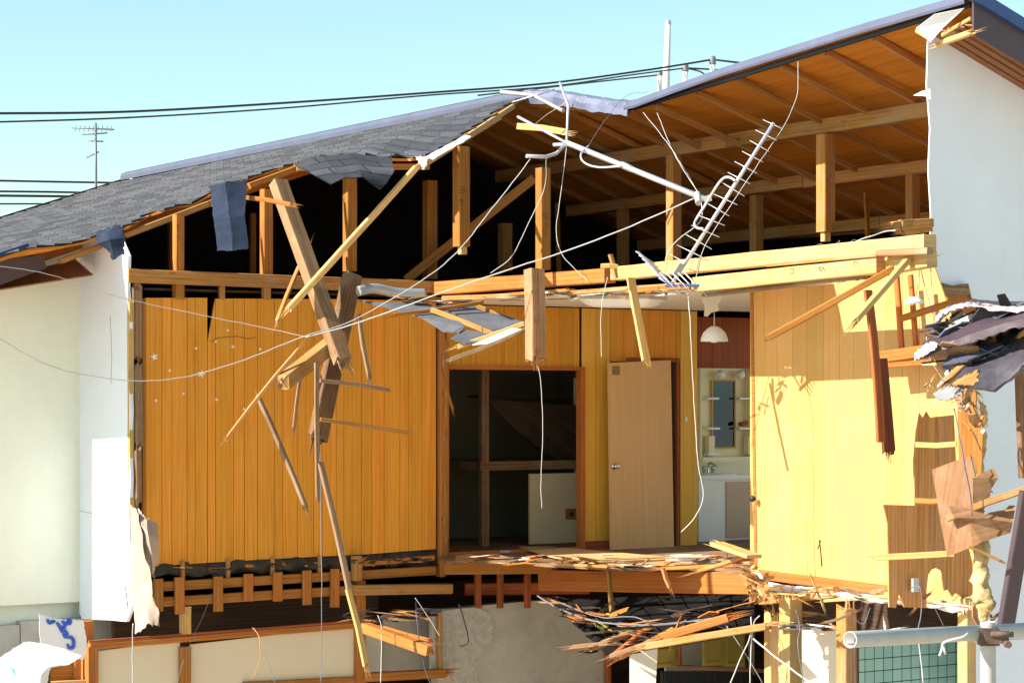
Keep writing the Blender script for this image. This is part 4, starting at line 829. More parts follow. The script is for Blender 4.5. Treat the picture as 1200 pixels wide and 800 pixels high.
# =============================================================== LOOSE THINGS
def loose(name, a, b, w_, h_, mt, label, cat, br=(1, 1), bow=0, roll=0, up=None, group=None):
    m = MB(); m.beam(a, b, w_, h_, broken=br, bow=bow, roll=roll, up=up); return m.build(name, M[mt], None, label, cat, group)
LO = [
 ('timber_beam', (326, 214, 20.4), (402, 424, 19.6), .145, .11, 'timber_weathered', 'thick brown weathered beam with a nail hole leaning steeply down from the left rafters', 'beam', (0, 1)),
 ('timber_beam', (413, 322, 20.3), (372, 515, 19.8), .16, .10, 'dark_wood2', 'dark stained wide board with ink marks hanging below the attic beam at mid panelling', 'beam', (0, 1)),
 ('timber_beam', (400, 394, 19.9), (330, 449, 19.3), .13, .12, 'timber', 'stout square beam stub poking down left in front of the panelling', 'beam', (0, .3)),
 ('plank', (489, 195, 19.6), (338, 362, 19.0), .055, .05, 'timber_pale', 'long pale bowed batten running from the roof edge down across the attic', 'plank', (.6, 1)),
 ('plank', (362, 288, 20.3), (323, 380, 20.0), .04, .025, 'timber', 'thin orange lath crossing behind the thick weathered beam', 'plank', (1, 1)),
 ('plank', (420, 368, 19.8), (433, 443, 19.6), .04, .03, 'lath', 'short pale lath dangling right of the dark wide board', 'plank', (0, 1)),
 ('plank', (350, 409, 19.4), (265, 514, 19.2), .045, .03, 'timber', 'slim tan batten slanting down left past the star stickers', 'plank', (1, 1)),
 ('plank', (301, 462, 19.5), (359, 596, 19.3), .05, .035, 'lath', 'grey brown batten slanting down right in the middle of the panelling', 'plank', (.6, 1)),
 ('lath', (371, 425, 19.3), (373, 584, 19.3), .04, .025, 'lath', 'upright thin lath holding two side rungs in front of the panelling', 'lath', (0, .6)),
 ('lath', (375, 446, 19.28), (458, 457, 19.6), .025, .035, 'lath', 'upper of two brown rungs sticking out right from the upright lath', 'lath', (0, .3)),
 ('lath', (375, 491, 19.28), (478, 507, 19.6), .025, .035, 'timber', 'lower and longer of two rungs sticking out right from the upright lath', 'lath', (0, .8)),
 ('lath', (376, 543, 19.1), (410, 694, 18.9), .05, .035, 'lath', 'long grey brown lath hanging from the upright lath down past the panelling bottom', 'lath', (.5, 0)),
 ('lath', (408, 690, 18.88), (429, 781, 18.8), .05, .035, 'timber_pale', 'pale lower length of lath with a frayed end before the white lower wall', 'lath', (0, 1)),
 ('lath', (283, 231, 19.6), (342, 240, 19.3), .035, .04, 'timber_orange', 'pointed orange lath poking right from under the blue felt strip', 'lath', (0, 1)),
 ('lath', (344, 505, 19.7), (352, 440, 19.6), .03, .02, 'lath', 'small splinter of lath behind the upright lath', 'lath', (1, 1)),
 ('timber_beam', (626, 316, 18.7), (628, 424, 18.6), .135, .12, 'timber_weathered', 'square grey brown post with ink letters hanging before the closet opening', 'beam', (0, .5)),
 ('plank', (739, 326, 18.6), (758, 426, 18.4), .075, .03, 'timber_pale', 'bright sunlit plank hanging in front of the ceiling light', 'plank', (0, .5)),
 ('plank', (704, 312, 18.4), (724, 313, 18.4), .05, .04, 'timber_pale', 'small bright block end standing on the attic beam left of the antenna', 'plank', (0, 0)),
 ('plank', (715, 298, 18.5), (722, 326, 18.5), .035, .03, 'timber', 'tiny upright stick rising behind the bright block end', 'plank', (0, 0)),
 ('plank', (898, 397, 16.4), (1048, 314, 16.4), .05, .05, 'timber_orange', 'long orange batten slanting across the sunny panelled wall', 'plank', (.5, 0)),
 ('plank', (1000, 378, 16.0), (1064, 304, 16.2), .055, .045, 'timber_pale', 'shorter yellow batten with frayed lower end crossing the long orange batten', 'plank', (1.2, 0)),
 ('red_board', (1017, 340, 16.5), (1032, 518, 16.4), .07, .03, 'redwood', 'narrow red brown board with a square foot leaning on the sunny wall', 'board', (0, 0)),
 ('red_board', (1032, 420, 16.6), (1042, 532, 16.6), .115, .03, 'redwood_dark', 'wider dark red board with a splintered foot right beside the narrow red board', 'board', (0, .5)),
 ('plank', (463, 369, 19.3), (566, 354, 19.6), .035, .035, 'timber_orange', 'orange batten lying across the top of the fallen grey ceiling sheets', 'plank', (1, 0)),
 ('plank', (506, 363, 19.4), (588, 396, 19.0), .04, .045, 'timber', 'brown batten slanting down right over the fallen grey ceiling sheets', 'plank', (0, .4)),
 ('plank', (534, 407, 18.9), (614, 379, 18.9), .03, .04, 'timber_pale', 'bright yellow splintered batten along the lower edge of the fallen ceiling sheets', 'plank', (1.2, 0)),
 ('plank', (523, 423, 18.7), (618, 385, 18.7), .025, .035, 'lath', 'pale thin batten hanging lowest below the fallen ceiling sheets', 'plank', (.6, 0)),
 ('plank', (558, 358, 19.7), (619, 383, 19.4), .035, .04, 'timber', 'brown batten closing the right edge of the fallen ceiling sheets', 'plank', (0, 0)),
 ('plank', (518, 432, 20.6), (531, 481, 20.5), .02, .015, 'timber_orange', 'thin sliver hanging at the left jamb of the dark opening', 'plank', (1, 1)),
 ('plank', (607, 148, 20.9), (662, 155, 20.4), .03, .06, 'timber_pale', 'bright broken board end just under the crumpled ridge metal', 'plank', (0, 1.4)),
 ('timber_beam', (428, 735, 19.6), (504, 762, 19.0), .10, .09, 'timber_orange', 'round edged beam fallen slanting before the small grey compartment', 'beam', (0, .3)),
 ('plank', (450, 735, 19.5), (504, 750, 19.2), .035, .03, 'timber_orange', 'thin batten just above the fallen beam in the small compartment', 'plank', (0, 1)),
 ('plank', (840, 637, 18.6), (884, 652, 18.2), .16, .03, 'timber_pale', 'sunlit broken plank tilted up on the floor edge beside the sunny wall', 'plank', (1, 0)),
 ('plank', (822, 668, 18.9), (880, 648, 18.5), .07, .03, 'timber', 'splintered brown plank under the tilted sunlit plank', 'plank', (1.5, 0)),
 ('plank', (776, 666, 19.4), (862, 662, 18.9), .05, .03, 'timber_orange', 'frayed orange batten lying along the top of the broad floor beam', 'plank', (1.5, 1)),
 ('plank', (777, 665, 19.3), (786, 690, 19.3), .035, .03, 'timber', 'small brown stick hanging down in front of the broad floor beam', 'plank', (0, 1)),
 ('plank', (650, 661, 20.4), (716, 664, 20.1), .03, .025, 'timber', 'torn strip along the floor edge left of the hanging strut', 'plank', (1.5, 1)),
 ('plank', (964, 730, 16.9), (1000, 717, 16.9), .02, .02, 'lath', 'curved splinter beside the lower post right of the white lower wall', 'plank', (1, 1)),
 ('plank', (1110, 607, 15.9), (1205, 572, 15.6), .035, .05, 'timber', 'batten nailed across the brown plywood scraps reaching the right edge', 'plank', (0, 0)),
 ('plank', (1022, 653, 16.4), (1118, 648, 16.2), .025, .045, 'timber_pale', 'pale batten across the lower plywood sheet above the torn arch', 'plank', (.8, 0)),
 ('plank', (1073, 521, 16.35), (1121, 520, 16.2), .02, .04, 'timber_pale', 'pale batten across the upper plywood sheet, higher of two', 'plank', (0, 0)),
 ('plank', (1072, 586, 16.35), (1112, 585, 16.2), .02, .04, 'timber', 'batten across the joint between upper and lower plywood sheets', 'plank', (0, 0)),
 ('dark_post', (1205, 575, 15.6), (1178, 735, 15.8), .14, .05, 'fascia', 'dark purple brown fascia board leaning at the right edge', 'board', (0, 0)),
]
M['dark_wood2'] = wood('stained_wood', (.09, .045, .022), (.17, .09, .045), (.26, .15, .085), stain=.6)
M['redwood_dark'] = wood('redwood_dark', (.10, .022, .008), (.17, .04, .014), (.24, .07, .026), stain=.4, knots=False, age=(.2, .08, .04, .15))
for n, a, b, w_, h_, mt, lab, cat, br in LO: loose(n, pd(*a), pd(*b), w_, h_, mt, lab, cat, br, bow=.012 if w_ < .08 else 0)
for o in (dict(st=[[(621, 322), (621, 330), (619, 332)], [(626, 321), (626, 331)], [(631, 321), (631, 331)], [(626, 326), (631, 326)], [(627, 370), (632, 368), (632, 378), (627, 378), (627, 370)], [(629, 372), (630, 376)], [(627, 411), (634, 409)], [(630, 407), (630, 418)], [(634, 408), (635, 417)]], d=18.53),):
    m = MB()
    for s in o['st']: m.tube([pd(x, y, o['d']) for x, y in s], .0022, 4)
    par = [x for x in bpy.data.objects if x.get('label', '').startswith('square grey brown post')][0]
    m.build('ink_letters', M['ink'], par)
# roofing felt strips, shingle flaps
def sheet(name, grid, th, mt, label, cat, crum=.01, sub=8, smooth=False, parent=None, jag=.014):
    I, J = len(grid), len(grid[0]); R = []
    for i in range((I-1)*sub+1):
        row = []
        for j in range((J-1)*sub+1):
            a, b = min(i//sub, I-2), min(j//sub, J-2); s, t = i/sub-a, j/sub-b
            p = (grid[a][b].lerp(grid[a][b+1], t)).lerp(grid[a+1][b].lerp(grid[a+1][b+1], t), s)
            n_ = Vector((noise.noise(p*4), noise.noise(p*4+Vector((7, 3, 1))), noise.noise(p*4+Vector((1, 8, 4)))))*crum*2 + Vector((noise.noise(p*12), noise.noise(p*12+Vector((7, 3, 1))), noise.noise(p*12+Vector((1, 8, 4)))))*crum*.4
            if i in (0, (I-1)*sub) or j in (0, (J-1)*sub): n_ += (grid[0][-1]-grid[0][0]).normalized()*rr(-jag, jag)+(grid[-1][0]-grid[0][0]).normalized()*rr(-jag, jag)
            row.append(p+n_)
        R.append(row)
    m = MB(); m.grid(R, th=th, smooth=smooth); return m.build(name, M[mt], parent, label, cat)
sheet('felt_strip', [[pd(246, 218, 19.6), pd(264, 214, 19.5)], [pd(250, 255, 19.5), pd(270, 255, 19.4)], [pd(255, 294, 19.5), pd(272, 294, 19.4)]], .006, 'felt_blue', 'left half of the dark blue felt hanging from the roof edge, lighter and wider', 'roofing felt', .006, jag=.005)
sheet('felt_strip', [[pd(264, 213, 19.45), pd(289, 210, 19.5)], [pd(270, 255, 19.38), pd(287, 252, 19.4)], [pd(272, 294, 19.38), pd(291, 291, 19.4)]], .006, 'felt_blue', 'right half of the dark blue felt hanging from the roof edge, nearer the orange lath', 'roofing felt', .006, jag=.005)
sheet('felt_scrap', [[pd(110, 272, 19.4), pd(128, 268, 19.4), pd(143, 264, 19.4)], [pd(113, 286, 19.3), pd(127, 284, 19.25), pd(145, 280, 19.3)], [pd(124, 293, 19.3), pd(131, 303, 19.3), pd(143, 296, 19.3)]], .006, 'felt_blue', 'crumpled scrap of blue felt at the roof edge above the white wall corner', 'roofing felt', .03)
m = MB(); fl = [[pd(345, 193, 19.3), pd(375, 182, 19.4), pd(420, 181, 19.6), pd(458, 184, 19.7)], [pd(368, 205, 18.9), pd(395, 200, 19.0), pd(420, 196, 19.2), pd(462, 201, 19.3)], [pd(388, 217, 18.8), pd(403, 208, 18.9), pd(425, 207, 19.0), pd(446, 223, 19.1)]]
sheet('shingle_flap', fl, .008, 'shingle', 'grey shingle flap folded down over the torn roof edge', 'roofing', .007, jag=.003)
sheet('membrane_scrap', [[pd(487, 184, 19.9), pd(496, 184, 19.9), pd(503, 184, 19.9)], [pd(491, 190, 19.85), pd(495, 191, 19.85), pd(499, 190, 19.85)], [pd(494, 196, 19.85), pd(496, 199, 19.85), pd(498, 195, 19.85)]], .004, 'white_board', 'small white pointed scrap hanging from the roof corner by the pale batten', 'roofing scrap', .004)
sheet('shingle_flap', [[pd(500, 183, 19.95), pd(545, 158, 20.6)], [pd(507, 187, 19.9), pd(552, 160, 20.5)]], .006, 'white_board', 'white underlay peeling along the rising torn roof edge', 'roofing', .003, jag=.008)
# fallen ceiling sheets
m = MB(); m.slab([pd(x, y, d) for x, y, d in ((421, 352, 19.9), (452, 355, 19.8), (492, 352, 19.9), (528, 366, 19.5), (545, 383, 19.0), (538, 389, 18.95), (520, 388, 19.0), (495, 372, 19.3), (455, 360, 19.7))], .01); m.build('ceiling_sheet', M['grey_tile'], None, 'largest torn grey ceiling sheet hanging below the attic beam, reaching furthest left', 'ceiling sheet')
m = MB(); m.slab([pd(x, y, d) for x, y, d in ((510, 358, 19.8), (556, 356, 19.9), (616, 378, 19.3), (598, 388, 19.1), (575, 392, 19.0), (545, 372, 19.4))], .01); m.build('ceiling_sheet', M['grey_tile'], None, 'grey ceiling sheet with light flecks framed by brown battens', 'ceiling sheet')
m = MB(); m.slab([pd(x, y, d) for x, y, d in ((528, 396, 18.9), (545, 386, 19.0), (580, 392, 18.95), (572, 400, 18.9), (545, 402, 18.8))], .01); m.build('ceiling_sheet', M['grey_tile'], None, 'smallest grey ceiling piece, lowest of the fallen sheets', 'ceiling sheet')
m = MB(); m.slab([pd(x, y, d) for x, y, d in ((553, 404, 18.8), (600, 384, 18.85), (616, 386, 18.8), (575, 402, 18.75))], .008); m.build('ceiling_sheet', M['white_board'], None, 'white torn strip under the bright yellow splintered batten', 'ceiling sheet')
m = MB(); pts = smooth_path([pd(420, 341, 19.9), pd(440, 338, 20.0), pd(465, 343, 20.1), pd(498, 344, 20.2)], 8)
for i, p in enumerate(pts): pass
m.tube(pts, .045, 12); m.build('flexible_duct', M['alu_dull'], None, 'silver flexible duct lying under the attic beam above the grey sheets', 'duct')
# ceiling light
cl_ = empty('ceiling_light', pv(729, 352, 12.7)+ZU*0, 'long flat white ceiling light under the ceiling strip', 'lamp')
c = H(-17.0, 12.9, .93); pL = pd(688, 352, 20.2); pR = pd(770, 352, 19.8); ax = (pR-pL).normalized(); L = (pR-pL).length; cc = (pL+pR)/2; cc.z = EZ+.93
nn = ax.cross(ZU)
m = MB(); m.cbox(cc-ZU*.015, ax*(L+.02), nn*.32, ZU*.03); m.build('lamp_base', M['concrete_block'], cl_)
rows_ = []
for i in range(13):
    t = i/12; x = (t-.5)*L; row = []
    for j in range(9):
        s = j/8; e = (1-(2*t-1)**8)*(1-(2*s-1)**4); row.append(cc+ax*x+nn*(s-.5)*.30-ZU*(.03+.075*e**.6))
    rows_.append(row)
m = MB(); m.grid(rows_, smooth=True); m.build('diffuser', M['opal'], cl_)
# pendant lamp with a plaster chunk
pm = empty('pendant_lamp', pd(837, 400, 20.0), 'small white dome pendant lamp hanging by the mirror cabinet', 'lamp')
c = pd(837, 400, 20.0)
m = MB(); m.lathe(c, [(.122, 0), (.118, .03), (.10, .075), (.06, .115), (.025, .135), (.022, .135), (.055, .11), (.095, .07), (.113, .028), (.118, 0), (.122, 0)]); m.build('lamp_shade', M['opal'], pm)
m = MB(); m.lathe(c, [(0, -.012), (.03, -.008), (.035, .02), (.02, .05), (.0, .06)]); m.build('bulb', M['globe'], pm)
m = MB(); m.tube([c+ZU*.13, pd(837, 366, 20.0)], .006, 6); m.build('cord', M['wire_white'], pm)
m = MB(); m.slab([pd(x, y, 19.95) for x, y in ((822, 342), (846, 341), (845, 352), (841, 357), (843, 364), (834, 366), (829, 371), (825, 370), (826, 360), (823, 352))], .015); m.build('plaster_scrap', M['plaster'], None, 'torn grey ceiling plaster piece hanging just above the pendant lamp', 'plaster piece')
# washstand and mirror cabinet -------------------------------------------
def vu(px, py, u): return pu(px, py, u)
UW = -19.3
ws = empty('washstand', pu(848, 648, UW), 'white washstand with beige door and chrome taps under the mirror', 'washstand')
a = pu(819, 562, UW); b = pu(880, 648, UW); va, vb, zt = vc(a), vc(a)+.78, zc(a)
m = MB(); m.box(H(UW-.45, va, zF), U*.45, V*.36, ZU*(zt-zF)); m.box(H(UW-.45, va+.36, zF), U*.44, V*.42, ZU*(zt-zF)); m.build('cabinet_body', M['white_enamel'], ws)
m = MB(); m.box(H(UW-.008, va+.365, zF+.03), U*.02, V*.41, ZU*(zt-zF-.06)); m.build('cabinet_door', M['beige_door'], ws)
m = MB(); m.box(H(UW-.47, va-.01, zt), U*.5, V*.80, ZU*.045); m.build('counter', M['white_enamel'], ws)
m = MB(); cb_ = H(UW-.22, va+.42, zt+.045); m.lathe(cb_, [(.2, 0), (.2, .012), (.18, .012), (.12, .004), (.0, .002)]); m.build('basin', M['white_enamel'], ws)
f_ = MB(); fc = H(UW-.38, va+.42, zt+.045)
for s in (-.06, .06): f_.lathe(fc+V*s, [(.018, 0), (.018, .05), (.028, .055), (.028, .08), (0, .09)], seg=12)
f_.tube(smooth_path([fc, fc+ZU*.09, fc+ZU*.12+U*.05, fc+ZU*.09+U*.14]), .012, 8); f_.build('tap', M['chrome'], ws)
mc = empty('mirror_cabinet', pu(850, 540, UW-.3), 'cream mirror cabinet with two round bulbs and side shelves above the washstand', 'mirror cabinet')
a = pu(822, 431, UW-.3); b = pu(880, 540, UW-.3); va2, z1, z0 = vc(a), zc(a), zc(b); um = UW-.42
mw = .72
m = MB(); m.box(H(um-.04, va2, z0), U*.04, V*mw, ZU*(z1-z0)); m.box(H(um, va2, z0), U*.10, V*.02, ZU*(z1-z0)); m.box(H(um, va2+mw-.02, z0), U*.1, V*.02, ZU*(z1-z0)); m.box(H(um, va2+.02, z0), U*.12, V*(mw-.04), ZU*.05); m.build('cabinet_frame', M['cream_plastic'], mc)
m = MB(); m.box(H(um-.03, va2-.06, z0-.5), U*.02, V*.055, ZU*(z1-z0+.5)); m.build('side_panel', M['white_enamel'], mc)
ma = pu(834, 447, um); mb_ = pu(859, 523, um)
m = MB(); m.box(H(um+.002, vc(ma), zc(mb_)), U*.012, V*(vc(mb_)-vc(ma)), ZU*(zc(ma)-zc(mb_))); m.build('mirror_glass', M['mirror'], mc)
m = MB(); A1_, A2_, Z1_, Z2_ = vc(ma)-.018, vc(mb_)+.018, zc(ma)+.018, zc(mb_)-.018
m.box(H(um, A1_, Z2_), U*.03, V*.016, ZU*(Z1_-Z2_)); m.box(H(um, A2_-.016, Z2_), U*.03, V*.016, ZU*(Z1_-Z2_)); m.box(H(um, A1_+.017, Z1_-.016), U*.03, V*(A2_-A1_-.034), ZU*.016); m.box(H(um, A1_+.017, Z2_), U*.03, V*(A2_-A1_-.034), ZU*.016); m.build('mirror_frame', M['timber_pale'], mc)
for (x0, x1, y) in ((824, 837, 468), (861, 877, 468), (824, 838, 503), (861, 877, 503), (824, 838, 533)):
    p = pu(x0, y, um+.02); q = pu(x1, y, um+.02); m = MB(); m.box(H(um+.02, vc(p), zc(p)), U*.09, V*(vc(q)-vc(p)), ZU*.022); m.build('shelf', M['white_enamel'], mc)
for x in (828, 874): 
    p = pu(x, 532, um+.03); m = MB(); m.box(H(um+.02, vc(p)-.02, zc(p)), U*.08, V*.08, ZU*.2); m.build('shelf_bin', M['cream_plastic'], mc)
for x in (844, 867.5):
    c = pu(x, 439, um+.08); m = MB(); r = .052
    m.lathe(c-ZU*r, [(max(.0, r*math.sin(math.pi*k/12)), r-r*math.cos(math.pi*k/12)) for k in range(13)], seg=20); m.build('bulb', M['globe'], mc)
m = MB(); m.tube([pu(866, 497, um+.1), pu(876, 495, um+.12)], .022, 8); m.build('towel_bar', M['redwood'], mc)

# TV antenna fallen over the roof -----------------------------------------
an = empty('fallen_tv_antenna', pd(830, 235, 18.6), 'bent aluminium television antenna and mast fallen across the open attic', 'antenna')
mast = MB(); mast.tube([pd(607, 137, 20.6), pd(665, 168, 20.0)], .014, 8); mast.tube([pd(663, 167, 20.0), pd(700, 182, 19.7), pd(828, 234, 18.6)], .025, 10); mast.tube([pd(728, 193, 19.45), pd(740, 198, 19.35)], .03, 10); mast.build('mast', M['alu'], an)
m = MB(); m.tube([pd(656, 97, 20.4), pd(666, 124, 20.2), pd(664, 168, 20.0)], .012, 8); m.tube([pd(664, 168, 20.0), pd(652, 180, 19.9), pd(640, 184, 19.8), pd(617, 183, 19.7)], .017, 8); m.tube([pd(648, 170, 19.9), pd(662, 169, 19.9), pd(664, 172, 19.9)], .016, 8); m.build('mast_bracket', M['alu'], an)
m = MB(); m.tube(smooth_path([pd(690, 171, 19.9), pd(681, 180, 19.7), pd(684, 190, 19.6), pd(700, 196, 19.5), pd(728, 195, 19.4)]), .009, 8); m.build('stay_hook', M['alu'], an)
b1, b0 = pd(907, 144, 18.0), pd(788, 332, 18.3)
m = MB(); m.tube([b0, b1], .015, 8); boom = m.build('boom', M['alu'], an)
bd = (b1-b0).normalized(); el = (pd(30, 18, 18)-pd(0, 0, 18)).normalized(); el = (el + Vector((0, -.6, 0))).normalized()
for k in range(14):
    t = .13+.86*k/13; c = b0.lerp(b1, t); ln = lerp(.15, .095, k/13)*rr(.85, 1.1)
    e2 = (el+Vector((rr(-.08, .08), 0, rr(-.08, .08)))).normalized(); m = MB(); m.tube([c-e2*ln, c+e2*ln], .0038, 6); m.build('element', M['alu'], an)
m = MB(); m.tube(smooth_path([pd(862, 212, 18.05), pd(855, 208, 18.1), pd(848, 209, 18.15), pd(840, 218, 18.2), pd(828, 238, 18.3), pd(816, 257, 18.3), pd(814, 263, 18.25), pd(817, 267, 18.2), pd(824, 268, 18.15)]), .011, 8); m.build('boom_brace', M['alu'], an)
m = MB(); m.cbox(pd(829, 233, 18.45), Vector((.06, 0, .02)), Vector((0, .05, 0)), Vector((-.01, 0, .05))); m.tube([pd(817, 227, 18.5), pd(819, 238, 18.4)], .028, 8); m.build('mast_clamp', M['galv'], an)
m = MB(); m.beam(pd(748, 294, 18.4), pd(785, 334, 18.3), .02, .012, up=ZU); m.beam(pd(780, 335, 18.3), pd(819, 334, 18.2), .03, .02); m.build('reflector_frame', M['flash_blue'], an)
for k in range(8):
    t = k/7; c = pd(lerp(756, 783, t), lerp(302, 333, t), 18.35); d_ = pd(26, 16, 18)-pd(0, 0, 18); m = MB(); m.tube([c-d_*.45-Vector((0, .05, 0)), c+d_*.45], .005, 6); m.build('reflector_rod', M['alu'], an)
for k in range(5):
    t = k/4; c = pd(lerp(786, 815, t), 334, 18.25); m = MB(); m.tube([c+Vector((-.09, 0, .10)), c+Vector((.09, -.05, -.09))], .005, 6); m.build('reflector_rod', M['alu'], an)
m = MB(); m.cbox(pd(796, 316, 18.27), bd*.10, Vector((0, .05, 0)), bd.cross(Vector((0, 1, 0)))*.05); m.build('dipole_box', M['wire_grey'], an)
# second mount on the ridge
m = MB(); m.tube([pd(586, 108, 21.9), pd(625, 112, 21.9), pd(660, 130, 21.4)], .02, 8); m.tube([pd(600, 120, 21.9), pd(650, 105, 21.8)], .008, 6); m.build('ridge_mount_pipe', M['alu'], None, 'bent pale pipe lying over the crumpled ridge metal', 'pipe')

